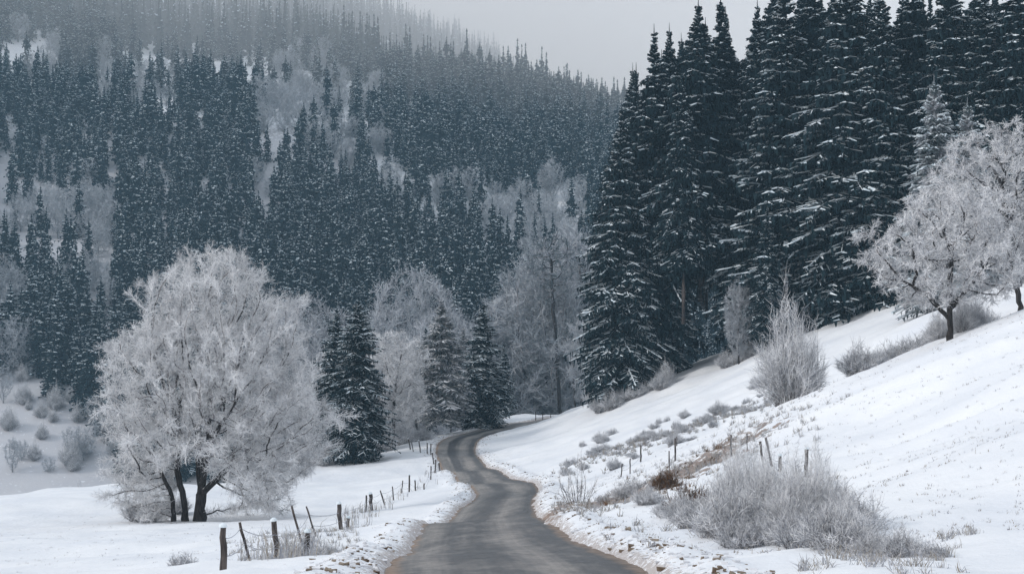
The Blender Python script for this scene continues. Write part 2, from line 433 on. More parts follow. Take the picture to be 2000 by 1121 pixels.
# muddy margins (u is 0..1 across the carriageway)
edge = mth('MULTIPLY', mth('ABSOLUTE', mth('SUBTRACT', sx.outputs[0], 0.5), 0), 2.0)
ed = mth('ADD', edge, mth('MULTIPLY', mth('SUBTRACT', noise(2.0, 5), 0.5), 0.20))
e1 = t.nodes.new("ShaderNodeMapRange"); e1.inputs["From Min"].default_value = 0.84; e1.inputs["From Max"].default_value = 0.95; t.links.new(ed, e1.inputs["Value"])
base = mixc(e1.outputs[0], base, ramp(noise(3, 5), 0.35, (0.17, 0.115, 0.08), 0.7, (0.34, 0.25, 0.19)))
e2 = t.nodes.new("ShaderNodeMapRange"); e2.inputs["From Min"].default_value = 1.10; e2.inputs["From Max"].default_value = 1.2; t.links.new(ed, e2.inputs["Value"])
base = mixc(e2.outputs[0], base, (0.72, 0.72, 0.73))
t.links.new(base, b.inputs["Base Color"])
rr = t.nodes.new("ShaderNodeMapRange"); rr.inputs["To Min"].default_value = 0.32; rr.inputs["To Max"].default_value = 0.8; rr.inputs["From Min"].default_value = 0.35; rr.inputs["From Max"].default_value = 0.6
t.links.new(f, rr.inputs["Value"]); t.links.new(rr.outputs[0], b.inputs["Roughness"])
bp = t.nodes.new("ShaderNodeBump"); bp.inputs["Strength"].default_value = 0.25; bp.inputs["Distance"].default_value = 0.01
t.links.new(noise(45, 4), bp.inputs["Height"]); t.links.new(bp.outputs[0], b.inputs["Normal"])
rm = grid_mesh("road", RRs[..., 0], RRs[..., 1], RRs[..., 2], m)
seg = np.concatenate([[0], np.cumsum(np.linalg.norm(np.diff(RC[:, :2], axis=0), axis=1))])
UV = np.stack([np.broadcast_to(us[None], (len(RC), nU)), np.broadcast_to(seg[:, None], (len(RC), nU))], -1).reshape(-1, 2)
li = np.empty(len(rm.loops), dtype=np.int32); rm.loops.foreach_get("vertex_index", li)
uvl = rm.uv_layers.new(name="UVMap"); uvl.data.foreach_set("uv", UV[li].astype(np.float32).ravel())
tag(link("road", rm), kind="structure")

# ------------------------------------------------------------------ conifers
def spruce_quads(seed, H, Rm, nb, K, wid=0.07, bare=0.03, snow=0.6, power=0.75, shoulder=0.6, droop=0.55, hang=0.55, ragged=0.25, inner=0.15, ws=0.75, side=0.35, lw=1.0):
    rng = np.random.RandomState(seed)
    t = bare + (1 - bare) * rng.rand(nb) ** 0.95
    z = t * H; z = np.round(z / ws) * ws + rng.normal(0, 0.24 * ws, nb); z = np.where(z > H * 0.985, H * rng.uniform(0.8, 0.985, nb), z); z = np.maximum(z, bare * H); t = z / H
    prof = np.clip((1 - t) / shoulder, 0, 1) ** power
    prof = prof * np.minimum(1, (1 - t) / 0.22) ** 0.3
    low = 1 - 0.25 * np.exp(-((t - bare) / 0.08) ** 2)
    phi = rng.rand(nb) * 2 * math.pi
    lob = 1 + 0.18 * np.sin(phi * 2 + seed) * np.sin(z * 0.5 + seed)
    L = np.maximum(Rm * prof * low * lob * (1 - ragged + 2 * ragged * rng.rand(nb) ** 1.3), 0.22)
    s0 = np.interp(t, [0, 0.5, 0.85, 1], [-0.05, 0.12, 0.35, 0.8]) + rng.normal(0, 0.1, nb)
    cvt = droop * np.interp(t, [0, 0.6, 1], [1.0, 0.8, 0.1]) * (0.7 + 0.6 * rng.rand(nb))
    d = np.stack([np.cos(phi), np.sin(phi), 0 * phi], 1); lat = np.stack([-np.sin(phi), np.cos(phi), 0 * phi], 1)
    laden = np.clip(snow * 1.4 * (0.35 + 1.3 * rng.rand(nb)), 0, 1)          # some boughs have shed their snow
    Q, M = [], []
    white = rng.rand(nb) < snow; snw = 0.6 + 0.8 * rng.rand(nb)
    sj = (np.arange(K) + 0.5) / K
    def pos(s):                                   # s in 0..1 of the branch
        r = s * L
        zz = z + s0 * r - cvt * (r ** 2) / np.maximum(L, 0.3) + 0.22 * cvt * L * np.clip(s - 0.7, 0, 1) ** 2 * 6
        return np.stack([d[:, 0] * r, d[:, 1] * r, zz], 1)
    # woody branch
    for k in range(max(1, min(3, K))):
        a, c = k / max(1, min(3, K)), (k + 1) / max(1, min(3, K))
        Q.append(ribbon(pos(a), pos(c), wid * 0.5 * (1 - a) + 0.01, wid * 0.5 * (1 - c) + 0.01, np.array([[0, 0, 1.0]]) + 0 * d)); M.append(np.zeros(nb))
    for s in sj:
        s_ = s + rng.normal(0, 0.3 / K, nb); s_ = np.clip(s_, 0.05, 1.0)
        p = pos(s_)
        free = (1 - s_) * L
        ln = np.clip(0.55 * free + 0.18 + 0.06 * Rm, 0.12, 1.5) * (0.7 + 0.6 * rng.rand(nb)) * np.minimum(1, L / 1.3)
        step = L / K
        for sg in (-1, 1):
            e = p + lat * (sg * ln * 0.75)[:, None] + d * (ln * 0.6)[:, None]
            e[:, 2] -= ln * (0.15 + 0.35 * rng.rand(nb))
            sd = norm(np.cross(norm(e - p), np.array([[0, 0, 1.0]]) + rng.normal(0, 0.35, (nb, 3))))
            Q.append(ribbon(p, e, wid * 1.5, wid * 0.5, sd)); M.append(np.zeros(nb))
            # hanging fringe
            hq = p + (e - p) * (0.35 + 0.5 * rng.rand(nb))[:, None]
            hb = hq + rng.normal(0, 0.05, (nb, 3)); hb[:, 2] -= hang * (0.35 + 0.9 * rng.rand(nb)) * np.minimum(1, ln) * np.minimum(1, L / 1.6)
            Q.append(ribbon(hq, hb, wid * 1.6, wid * 0.35, norm(lat * rng.rand(nb)[:, None] + d * (rng.rand(nb) - 0.5)[:, None] + 1e-3))); M.append(np.zeros(nb))
            pick = rng.rand(nb) < np.where(white, side * 1.5, side * 0.2)
            if pick.any():
                a0 = p + (e - p) * (0.0 + 0.3 * rng.rand(nb))[:, None]; a1 = p + (e - p) * (0.6 + 0.4 * rng.rand(nb))[:, None]
                a0[:, 2] += wid * 0.75; a1[:, 2] += wid * 0.55
                ss = norm(sd + np.array([[0, 0, 1.0]]) * (0.3 + 0.9 * rng.rand(nb))[:, None] * np.sign(sd[:, 2:3] + 1e-6))
                Q.append(ribbon(a0, a1, wid * (0.5 + 0.9 * rng.rand(nb)), wid * 0.35, ss)[pick]); M.append(np.ones(pick.sum()))
        pick = white & (rng.rand(nb) < 0.92)
        q0 = pos(np.full(nb, max(0.06, s - 0.55 / K))); q1 = pos(np.full(nb, min(1.0, s + 0.55 / K)))
        q0[:, 2] += wid * 0.7; q1[:, 2] += wid * 0.7
        ss = norm(lat * (0.5 * np.sin(z * 7))[:, None] + np.array([[0, 0, 1.0]]))
        Q.append(ribbon(q0, q1, wid * lw * snw * (0.55 + 0.5 * math.sin(5 * s + seed)), wid * lw * snw * 0.6, ss)[pick]); M.append(np.ones(pick.sum()))
    ni = int(nb * K * inner * 2)                     # dead, dense foliage next to the stem
    if ni:
        tt = bare + (1 - bare) * rng.rand(ni); pr = np.clip((1 - tt) / shoulder, 0, 1) ** power
        rr_ = Rm * pr ** 1.3 * 0.5 * np.sqrt(rng.rand(ni)); ph = rng.rand(ni) * 2 * math.pi
        p = np.stack([np.cos(ph) * rr_, np.sin(ph) * rr_, tt * H * 0.97], 1)
        e = p + rng.normal(0, 0.22, (ni, 3)) * max(1, wid / 0.08) * np.clip(pr, .2, 1)[:, None]; e[:, 2] -= 0.4 * max(1, wid / 0.12)
        pw = np.clip(pr * 1.3, 0.15, 1)
        Q.append(ribbon(p, e, wid * 2.6 * pw, wid * 1.2 * pw, perp_random(norm(e - p), rng))); M.append(np.zeros(ni))
    # leader shoot
    Q.append(ribbon(np.array([[0, 0, H * 0.96]]), np.array([[0, 0, H * 1.015]]), wid, wid * 0.2, np.array([[1.0, 0, 0]]))); M.append(np.zeros(1))
    Q.append(ribbon(np.array([[0, 0, H * 0.96]]), np.array([[0, 0, H * 1.015]]), wid, wid * 0.2, np.array([[0, 1.0, 0]]))); M.append(np.zeros(1))
    return np.concatenate(Q), np.concatenate(M).astype(np.int32)

def trunk_quads(H, r, lean=0.0, n=9, segs=10, seed=0):
    rng = np.random.RandomState(seed)
    zz = np.linspace(-0.8, H * 0.97, segs + 1)
    c = np.stack([lean * (zz / H) ** 1.3 * H + rng.normal(0, 0.03, segs + 1) * 0.5, rng.normal(0, 0.03, segs + 1) * 0.5, zz], 1)
    rad = r * (1 - 0.93 * np.clip(zz / H, 0, 1)) * (1 + 0.35 * np.exp(-np.maximum(zz, 0) / 0.5))
    return c, rad

class Proto:                                        # meshes of one tree kind: crown and trunk
    def __init__(s, name, crown, trunk): s.name, s.crown, s.trunk = name, crown, trunk
def put(proto, x, y, label, cat, group=None, s=1.0, rz=0.0, name=None, sink=0.0, tilt=0.0, sxy=None):
    z = float(height(np.array([x]), np.array([y]))[0]) - sink
    e = empty(name or proto.name, (x, y, z), rz, s if sxy is None else (sxy, sxy, s))
    if tilt: e.rotation_euler = (0, tilt, rz)
    tag(e, label, cat, group)
    if proto.trunk: link("trunk", proto.trunk, e)
    link("crown", proto.crown, e)
    return e
def near_spruce(seed, H, Rm, nb, K, **kw):
    mats = kw.pop("mats", [NEEDLE, SNOWLEAF]); tr = kw.pop("tr", 0.32)
    q, mi = spruce_quads(seed, H, Rm, nb, K, **kw)
    return Proto("spruce_tree", quads_mesh("spruce_crown", q, mi, mats), py_mesh("spruce_trunk", *tube_poly(*trunk_quads(H, tr, seed=seed), 9), [BARK_LIGHT if kw.get("bare", 0) > 0.2 else BARK], True))

SP = [near_spruce(11, 34, 4.3, 600, 10, bare=0.04, snow=0.8, hang=0.85, droop=0.5, power=1.0, ws=0.8, side=0.5, lw=1.35, wid=0.085),
      near_spruce(12, 34, 3.9, 560, 10, bare=0.06, snow=0.62, hang=1.0, droop=0.75, power=1.05, ws=1.0, side=0.4, lw=1.35, wid=0.085),
      near_spruce(13, 34, 4.7, 560, 10, bare=0.33, snow=0.6, hang=0.9, droop=0.5, shoulder=0.6, power=0.95, ws=0.9, side=0.4, lw=1.3, wid=0.085),
      near_spruce(14, 34, 3.6, 500, 9, bare=0.36, snow=0.55, hang=0.8, droop=0.8, power=1.0, ws=1.0, side=0.35, lw=1.35, wid=0.085),
      near_spruce(15, 34, 4.1, 600, 10, bare=0.02, snow=0.75, hang=0.75, droop=0.28, shoulder=0.8, power=0.95, ws=0.9, side=0.5, lw=1.5, wid=0.085)]
def gx(u, d): return (u - 1000) / F * d
stand = [ # u, d, top v, proto, width factor, label
 (1214, 150, 205, 0, .95, "slender spruce at the left edge of the dark stand, boughs reaching the ground"),
 (1182, 153, 330, 4, .75, "small leaning-out spruce lowest at the left foot of the dark stand"),
 (1279, 153, 50, 1, 1.0, "left one of two pointed spruce tips standing clear against the grey sky"),
 (1309, 156, 48, 2, .8, "thin spruce tip just right of the first pointed tip against the sky"),
 (1366, 150, -2, 2, 1.0, "tall spruce right of the two pointed tips, just touching the upper edge of the photo"),
 (1410, 153, -8, 3, 1.15, "tall spruce with a bare dark lower trunk beside the gap of sky"),
 (1335, 146, 130, 3, .8, "shorter spruce in front with bare stems over the snowy field edge"),
 (1482, 150, 0, 0, .85, "spruce with tiered drooping boughs right of the gap of sky"),
 (1535, 141, -75, 4, 1.1, "big spruce with layered level boughs above the fan-shaped frosted bush"),
 (1592, 143, -60, 2, 1.0, "spruce with upswept snow lines standing right of the layered one"),
 (1500, 136, 395, 1, .75, "young low spruce with boughs sweeping down at the field's upper edge"),
 (1655, 137, -110, 0, 1.1, "spruce with thick white-edged boughs above the snowy hollow"),
 (1722, 134, -60, 4, 1.05, "spruce behind the left tips of the frosted fruit tree"),
 (1790, 136, -90, 1, 1.1, "dark spruce directly above the frosted fruit tree crown"),
 (1858, 133, -80, 0, 1.1, "spruce between the small frosted conifers and the upper edge at right"),
 (1925, 130, -60, 4, 1.1, "spruce behind the upper right frosted tree, boughs in deep shade"),
 (1990, 128, -100, 1, 1.1, "rightmost spruce of the stand, cut by the photo edge"),
]
H0 = 34.0
rs = random.Random(4)
for u, d, tv, pi_, wf, lab in stand:
    x = gx(u, d); z = float(height(np.array([x]), np.array([float(d)]))[0])
    Ht = P(u, tv, d)[2] - z
    s = Ht / H0 / 1.01
    put(SP[pi_], x, d, lab, "spruce", "tall dark spruces of the stand at right", s=s, rz=rs.uniform(0, 6), sxy=(s * wf if s > .6 else s * wf * 1.25) * 1.22)
for i in range(34):                                # the ranks behind
    u = 1235 + (i % 17) * 48 + rs.uniform(-14, 14); d = (162 if i < 17 else 178) + rs.uniform(-5, 6)
    if 1425 < u < 1462: u += 48
    tv = 120 if u < 1290 else (55 if u < 1345 else 20 if u < 1480 else -60)
    tv += rs.uniform(0, 60)
    x = gx(u, d); z = float(height(np.array([x]), np.array([float(d)]))[0]); s = (P(u, tv, d)[2] - z) / H0
    put(SP[rs.choice([2, 3])], x, d, "dark spruce in the rear ranks of the stand, mostly hidden by the front row", "spruce", "spruces deep inside the dark stand", s=s, rz=rs.uniform(0, 6))
for i in range(16):
    x = 66 + (i % 8) * 9 + rs.uniform(-3, 3); y = 100 + (i // 8) * 22 + rs.uniform(-4, 4)
    if x / y < 0.40: continue

# small frosted conifers in front of the stand
SF = near_spruce(21, 12, 2.1, 360, 7, wid=0.05, lw=1.6, side=0.8, snow=1.0, hang=0.3, droop=0.3, mats=[NEEDLE_FROST, SNOWLEAF], tr=0.13, shoulder=0.9)
for u, d, tv, lab in [(1828, 110, 152, "bright frosted young spruce with a pointed top before the dark stand"), (1893, 112, 196, "smaller bluish frosted spruce right of the bright pointed one")]:
    x = gx(u, d); z = float(height(np.array([x]), np.array([float(d)]))[0]); s = (P(u, tv, d)[2] - z) / 12
    put(SF, x, d, lab, "spruce", None, s=s, sxy=s * 1.05)

# conifers by the bend
SM = [near_spruce(31, 17.5, 2.5, 420, 8, wid=0.05, lw=1.4, side=0.6, snow=0.65, hang=0.4, droop=0.5, tr=0.2, power=0.7, shoulder=0.55),
      near_spruce(32, 15, 2.6, 380, 8, wid=0.05, lw=1.5, side=0.8, snow=0.9, hang=0.3, droop=0.35, tr=0.16, mats=[NEEDLE_FROST, FROST], bare=0.1, shoulder=0.7),
      near_spruce(33, 14, 2.5, 360, 8, wid=0.05, lw=1.5, side=0.7, snow=0.8, hang=0.35, droop=0.55, tr=0.16, shoulder=0.9)]
for u, d, tv, k, h0, wf, lab in [
    (700, 140, 583, 0, 17.5, 1.35, "dark broad spruce right of the great frosted tree, taller of a close pair"),
    (658, 144, 602, 0, 17.5, 1.1, "spruce pressed against the left side of the broad dark spruce"),
    (862, 165, 585, 1, 15, 1.35, "grey frosted conifer on the verge where the road bends"),
    (945, 172, 592, 2, 14, 1.4, "snowy spruce right of the grey conifer with long low boughs over the road"),
    (905, 182, 640, 1, 15, .9, "grey conifer between and behind the two conifers at the bend"),
    (985, 190, 670, 2, 14, 1.0, "short spruce at the right end of the row above the far road"),
    (832, 176, 640, 2, 14, .7, "thin spruce left of the grey frosted conifer at the bend")]:
    x = gx(u, d); z = float(height(np.array([x]), np.array([float(d)]))[0]); s = (P(u, tv, d)[2] - z) / h0
    put(SM[k], x, d, lab, "conifer", "conifers by the road bend", s=s, sxy=s * wf, rz=u)

# ------------------------------------------------------------------ frosted broadleaf trees
def grow(seed, env, cx, natt, starts, step=0.45, di=3.0, dk=0.8, shell=0.6, maxit=90, up=0.12, hollow=False, clump=None):
    """space colonisation inside a turned envelope [(z, r)...]; starts = polylines of first limbs"""
    rng = np.random.RandomState(seed)
    ez = np.array([e[0] for e in env]); er = np.array([e[1] for e in env])
    zz = rng.uniform(ez.min(), ez.max(), natt * 4); rmax = np.interp(zz, ez, er)
    keep = rng.rand(len(zz)) < (rmax / er.max()) ** 1.6; zz = zz[keep][:natt]; rmax = rmax[keep][:natt]
    n = len(zz); ph = rng.rand(n) * 2 * math.pi
    lump = 1 + 0.13 * np.sin(ph * 3 + zz * 0.9 + seed) + 0.09 * np.sin(ph * 7 - zz * 1.7)
    rr_ = np.where(rng.rand(n) < shell, rng.uniform(0.72, 1.0, n), np.sqrt(rng.rand(n))) * rmax * lump
    A = np.stack([cx + np.cos(ph) * rr_, np.sin(ph) * rr_, zz], 1)
    if clump:
        nc, sg, uni = clump; ci = rng.choice(n, min(nc, n), replace=False); C0 = A[ci]
        csz = rng.uniform(0.6, 1.5, len(C0)); pk = rng.randint(len(C0), size=n); B = C0[pk] + rng.normal(0, 1, (n, 3)) * (sg * csz[pk])[:, None] * np.array([[1, 1, 0.6]])
        mv = rng.rand(n) > uni; A = np.where(mv[:, None], B, A); A = A[A[:, 2] > ez.min() - 0.2]; n = len(A)
    pts, par = [], []
    if hollow: A = A[~((np.abs(A[:, 0] - 0.2) < 2.3) & (A[:, 2] < 4.3 - 0.6 * np.abs(A[:, 0] - 0.2)) & (A[:, 1] < 5))]; n = len(A)
    for line in starts:
        prev = -1
        if line[0] is not None and len(line[0]) == 4:    # (x,y,z,parent index)
            pass
        for j, p in enumerate(line):
            p = np.array(p[:3], float)
            if j == 0 and p[2] > 0.3 and pts:                # a limb leaves the stem already there
                prev = int(np.argmin(((np.array(pts) - p) ** 2).sum(1))); continue
            if j == 0: pts.append(p); par.append(-1); prev = len(pts) - 1; continue
            a = pts[prev]; nseg = max(1, int(np.linalg.norm(p - a) / step))
            for k in range(1, nseg + 1):
                pts.append(a + (p - a) * k / nseg + rng.normal(0, 0.03, 3)); par.append(prev); prev = len(pts) - 1
    pts = np.array(pts); par = list(par)
    D = np.sqrt(((A[:, None] - pts[None]) ** 2).sum(-1)); best = D.argmin(1); bd = D.min(1)
    alive = np.ones(n, bool)
    for it in range(maxit):
        act = alive & (bd < di)
        if not act.any():
            if not alive.any(): break
            di *= 1.35
            if di > 12: break
            continue
        ids = best[act]; v = norm(A[act] - pts[ids])
        acc = np.zeros((len(pts), 3)); np.add.at(acc, ids, v)
        gi = np.unique(ids)
        nd = norm(norm(acc[gi]) + rng.normal(0, 0.16, (len(gi), 3)) + np.array([[0, 0, up]]))
        new = pts[gi] + nd * step
        base = len(pts); pts = np.vstack([pts, new]); par += list(gi)
        live = np.where(alive)[0]
        Dn = np.sqrt(((A[live][:, None] - new[None]) ** 2).sum(-1))
        b2 = Dn.argmin(1); d2 = Dn.min(1); imp = d2 < bd[live] - 1e-9
        bd[live[imp]] = d2[imp]; best[live[imp]] = base + b2[imp]
        alive &= bd > dk
        if len(pts) > 16000: break
    return pts, np.array(par)

def decid(name, seed, env, cx, natt, starts, tip=0.010, expo=2.35, rmaxcap=0.5, twigs=14, tw=0.02, tl=0.55, frost=None, dim=0.25, step=0.45, shell=0.6, di=3.0, dk=0.8, droop=0.0, darkr=0.045, up=0.12, sub=2, bark=None, hollow=False, clump=None):
    rng = np.random.RandomState(seed + 99)
    pts, par = grow(seed, env, cx, natt, starts, step=step, shell=shell, di=di, dk=dk, up=up, hollow=hollow, clump=clump)
    n = len(pts); ar = np.full(n, tip ** expo)
    child = np.zeros(n)
    for i in range(n - 1, -1, -1):
        if par[i] >= 0: ar[par[i]] += ar[i]
    rad = np.minimum(ar ** (1 / expo), rmaxcap)
    i = np.where(par >= 0)[0]; p0 = pts[par[i]]; p1 = pts[i]; r0 = rad[par[i]]; r1 = rad[i]
    r0 = np.minimum(r0, r1 * 1.5)
    r0 = r0 * np.where(p0[:, 2] < 0.6, 1.25, 1)
    thick = r1 > darkr
    # limbs: dark wood below, frosted spurs outside
    nn = 8; dn = np.zeros((n, 3)); dn[i] = norm(p1 - p0)
    for j in np.where(par < 0)[0]: dn[j] = (0, 0, 1)
    av = norm(np.cross(dn, np.array([[0.31, 0.95, 0.05]]))); bv = np.cross(dn, av); ang = np.arange(nn) * 2 * math.pi / nn
    ringr = rad * np.where(pts[:, 2] < 0.5, 1.3, 1)
    VV = pts[:, None] + (av[:, None] * np.cos(ang)[None, :, None] + bv[:, None] * np.sin(ang)[None, :, None]) * ringr[:, None, None]
    ti = i[thick]; used = np.unique(np.concatenate([ti, par[ti]])); remap = np.full(n, -1); remap[used] = np.arange(len(used))
    Vl = [VV[used].reshape(-1, 3)]; nv = len(used) * nn; Fc = []
    for j in ti:
        p_ = remap[par[j]] * nn; c_ = remap[j] * nn
        if rad[j] > 0.72 * ringr[par[j]] / (1.3 if pts[par[j], 2] < 0.5 else 1): o_ = p_
        else:                                            # a side limb: its own collar, set in the stem
            Vl.append(pts[par[j]][None] + (av[j] * np.cos(ang)[:, None] + bv[j] * np.sin(ang)[:, None]) * min(rad[j] * 1.35, rad[par[j]])); o_ = nv; nv += nn
            Fc.append((o_, p_, p_ + 1))
        Fc += [(o_ + k, o_ + (k + 1) % nn, c_ + (k + 1) % nn, c_ + k) for k in range(nn)]
    VU = np.concatenate(Vl)
    tmesh = py_mesh(name + "_trunk", VU, Fc, [bark or BARK], True)
    Q, M = [], []
    th = ~thick
    q = tubes(p0[th], p1[th], np.minimum(r0[th], 0.05) * 1.0, r1[th], 3); Q.append(q)
    mid = np.concatenate([(r1[th] > 0.022)] * 3); M.append(np.where(mid, 2, 0))
    # twigs
    src = i[r1 < darkr * 1.2]
    k = np.repeat(src, twigs); d = norm(pts[k] - pts[par[k]])
    o = pts[par[k]] + (pts[k] - pts[par[k]]) * rng.rand(len(k))[:, None]
    dirv = norm(d * 0.7 + rng.normal(0, 0.62, (len(k), 3)) + np.array([[0, 0, 0.15 - droop]]))
    ln = tl * (0.4 + 0.9 * rng.rand(len(k)))
    e = o + dirv * ln[:, None]; e[:, 2] -= droop * 0.4 * ln
    Q.append(ribbon(o, e, tw * 0.8, tw * 0.3, perp_random(dirv, rng))); M.append(np.where(rng.rand(len(k)) < dim, 1, 0))
    for s in range(sub):
        f = 0.3 + 0.6 * rng.rand(len(k)); o2 = o + (e - o) * f[:, None]
        d2 = norm(dirv + rng.normal(0, 0.75, (len(k), 3))); l2 = ln * 0.45 * (0.5 + rng.rand(len(k)))
        Q.append(ribbon(o2, o2 + d2 * l2[:, None], tw * 0.65, tw * 0.25, perp_random(d2, rng))); M.append(np.where(rng.rand(len(k)) < dim, 1, 0))
    cm = quads_mesh(name + "_crown", np.concatenate(Q), np.concatenate(M), [frost or FROST, FROST_DIM, TWIG])
    return Proto(name, cm, tmesh)

BT = decid("frosted_tree", 3,
    [(0.3, 3.8), (1.2, 4.9), (2.6, 5.8), (5, 6.5), (8, 6.3), (10.5, 5.7), (12.5, 4.8), (14, 3.8), (15.3, 2.4), (16.4, 0.6)], 0.9, 7500,
    [[(0, 0, -0.6), (0.05, 0, 1.6), (0.25, 0, 3.2), (0.5, 0.3, 5.0)], [(0.25, 0.1, 1.4), (1.0, -0.3, 2.4), (2.3, -0.5, 3.7)],
     [(-0.85, 0.1, -0.6), (-1.0, 0, 1.4), (-1.5, 0.2, 3.0), (-1.3, 0.1, 5.2)], [(-1.5, -0.2, -0.6), (-1.75, -0.2, 1.6), (-2.6, -0.3, 3.4)],
     [(-0.1, 0, 1.8), (-0.3, 1.0, 3.6), (-0.6, 2.2, 5.4)], [(0.25, 0.0, 2.2), (0.9, -1.4, 4.4)]],
    twigs=19, tw=0.014, tl=0.5, dim=0.16, shell=0.5, rmaxcap=0.46, expo=2.3, dk=0.48, step=0.38, tip=0.010, hollow=True, darkr=0.038, clump=(170, 0.66, 0.45))
put(BT, gx(392, 85), 85, "great round hoar-frosted tree with several dark stems on the left field", "tree", s=1.0, sxy=0.94)

RT1 = decid("frosted_tree", 7, [(1.9, 1.8), (2.9, 3.6), (4.4, 4.2), (6.2, 3.7), (7.6, 2.5), (8.5, 0.5)], -0.1, 2300,
    [[(0, 0, -0.5), (0.05, 0, 1.2), (0.0, 0, 3.0), (0.1, 0.1, 5)], [(0.0, 0, 1.3), (-1.0, 0.2, 2.4), (-2.2, 0.1, 3.2)], [(0.0, 0, 1.7), (0.9, -0.3, 2.9), (1.8, 0, 4)]],
    twigs=14, tw=0.016, tl=0.36, step=0.27, di=2.0, dk=0.36, rmaxcap=0.15, dim=0.34, shell=0.5, up=0.0, clump=(75, 0.36, 0.3), darkr=0.03)
put(RT1, gx(1855, 74), 74, "frosted fruit tree with a forked dark trunk on the right-hand slope", "tree", s=0.96)
RT2 = decid("frosted_tree", 9, [(3.0, 1.8), (4.2, 3.8), (6.0, 4.6), (8.0, 4.2), (10.2, 2.8), (11.4, 0.5)], -0.8, 2300,
    [[(0, 0, -0.5), (-0.25, 0, 1.5), (-0.7, 0, 3.2), (-0.9, 0.1, 6)], [(-0.4, 0, 2.0), (0.9, 0.2, 3.8)], [(-0.6, 0, 2.6), (-2.2, -0.2, 4.0)]],
    twigs=14, tw=0.017, tl=0.4, step=0.3, di=2.2, dk=0.4, rmaxcap=0.15, dim=0.34, shell=0.5, up=0.0, clump=(85, 0.40, 0.3), darkr=0.03)
put(RT2, gx(1998, 88), 88, "frosted tree with a leaning trunk cut by the right edge of the photo", "tree", s=1.10)

ST = decid("frosted_tree", 13, [(1.2, 1.2), (3.5, 2.5), (7, 3.2), (10, 2.8), (12.5, 1.6), (13.6, 0.3)], 0, 2200,
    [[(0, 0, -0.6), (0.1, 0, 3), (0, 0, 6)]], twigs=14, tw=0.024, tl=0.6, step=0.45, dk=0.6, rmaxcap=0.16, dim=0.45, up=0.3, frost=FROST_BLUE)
STW = decid('frosted_tree', 15, [(1.2, 1.2), (3.5, 2.5), (7, 3.2), (10, 2.8), (12.5, 1.6), (13.6, 0.3)], 0, 2400,
    [[(0, 0, -0.6), (0.1, 0, 3), (0, 0, 6)]], twigs=14, tw=0.022, tl=0.5, step=0.45, dk=0.5, rmaxcap=0.16, dim=0.2, up=0.25, clump=(60, 0.5, 0.3))
STF = decid('frosted_tree', 16, [(1.2, 1.2), (3.5, 2.2), (7, 2.8), (10, 2.5), (12.5, 1.5), (13.6, 0.3)], 0, 2400,
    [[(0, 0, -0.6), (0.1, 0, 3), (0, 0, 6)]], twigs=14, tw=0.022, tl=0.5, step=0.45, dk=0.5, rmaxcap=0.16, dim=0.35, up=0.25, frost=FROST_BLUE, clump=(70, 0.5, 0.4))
STB = decid("frosted_tree", 17, [(0.8, 1.4), (3, 3.2), (6, 4.2), (9, 4.0), (11.5, 2.6), (12.8, 0.5)], 0, 2600,
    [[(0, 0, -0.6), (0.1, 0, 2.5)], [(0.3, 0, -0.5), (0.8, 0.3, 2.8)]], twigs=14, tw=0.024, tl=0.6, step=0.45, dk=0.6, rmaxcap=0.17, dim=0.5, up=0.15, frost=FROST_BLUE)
for u, d, tv, pr, h0, wf, lab in [
    (770, 152, 648, STW, 13.6, 1.1, "slim frosted tree between the broad dark spruce and the bend"),
    (815, 170, 660, STW, 13.6, .9, "pale frosted tree left of the grey conifer at the bend"),
    (640, 152, 700, STW, 12.8, .9, "low frosted tree in the gap left of the dark spruce pair"),
    (590, 172, 575, STB, 12.8, 1.0, "bluish frosted tree showing behind the right shoulder of the great tree"),
    (742, 158, 650, STW, 13.6, .9, "frosted tree just behind the right side of the dark spruce"),
    (810, 235, 515, STB, 12.8, .72, "rounded grey-blue tree domed above the conifers at the bend"),
    (730, 225, 620, STB, 12.8, .8, "smaller rounded grey-blue tree left of the domed one"),
    (870, 215, 600, STB, 12.8, .8, "rounded pale tree right of the domed one above the bend"),
    (1060, 236, 500, STF, 13.6, 1.15, "tall frosted tree left of the leaning bare pine trunk"),
    (1112, 240, 450, STF, 13.6, 1.1, "tall frosted tree right of the leaning bare pine trunk"),
    (1035, 244, 540, STB, 12.8, .9, "low wide frosted tree in the gap above the far road"),
    (1150, 215, 600, STF, 13.6, .9, "frosted tree against the left foot of the dark stand"),
    (1443, 139, 540, ST, 13.6, .75, "grey frosted tree in the gap between bare spruce stems")]:
    x = gx(u, d); z = float(height(np.array([x]), np.array([float(d)]))[0]); s = (P(u, tv, d)[2] - z) / h0
    put(pr, x, d, lab, "tree", None, s=s, sxy=s * wf, rz=u * 1.3)

# pines with bare stems at the field corner
PC = decid("pine_tree", 41, [(13.5, 0.6), (14.5, 1.6), (16.5, 2.2), (18.5, 1.6), (19.6, 0.3)], -0.9, 300,
    [[(0, 0, -0.6), (-0.35, 0, 6), (-0.75, 0, 12.5), (-0.95, 0, 17)]], twigs=10, tw=0.05, tl=0.7, step=0.5, dk=0.7, rmaxcap=0.17, dim=0.2, frost=NEEDLE_FROST, darkr=0.03, tip=0.02)
x = gx(1100, 228); z = float(height(np.array([x]), np.array([228.]))[0])
put(PC, x, 228, "pine with a long bare leaning stem and a small grey top", "pine tree", s=(P(1070, 450, 228)[2] - z) / 19.6)
for u, d, tv, lab in [(1127, 226, 610, "dead-looking bare pine stem right of the leaning pine"), (1141, 224, 640, "thin bare stem pressed against the stand's left foot")]:
    x = gx(u, d); z = float(height(np.array([x]), np.array([float(d)]))[0]); s = (P(u, tv, d)[2] - z) / 19.6
    put(PC, x, d, lab, "pine tree", None, s=s, sxy=1.0, rz=0.6, tilt=0.0)

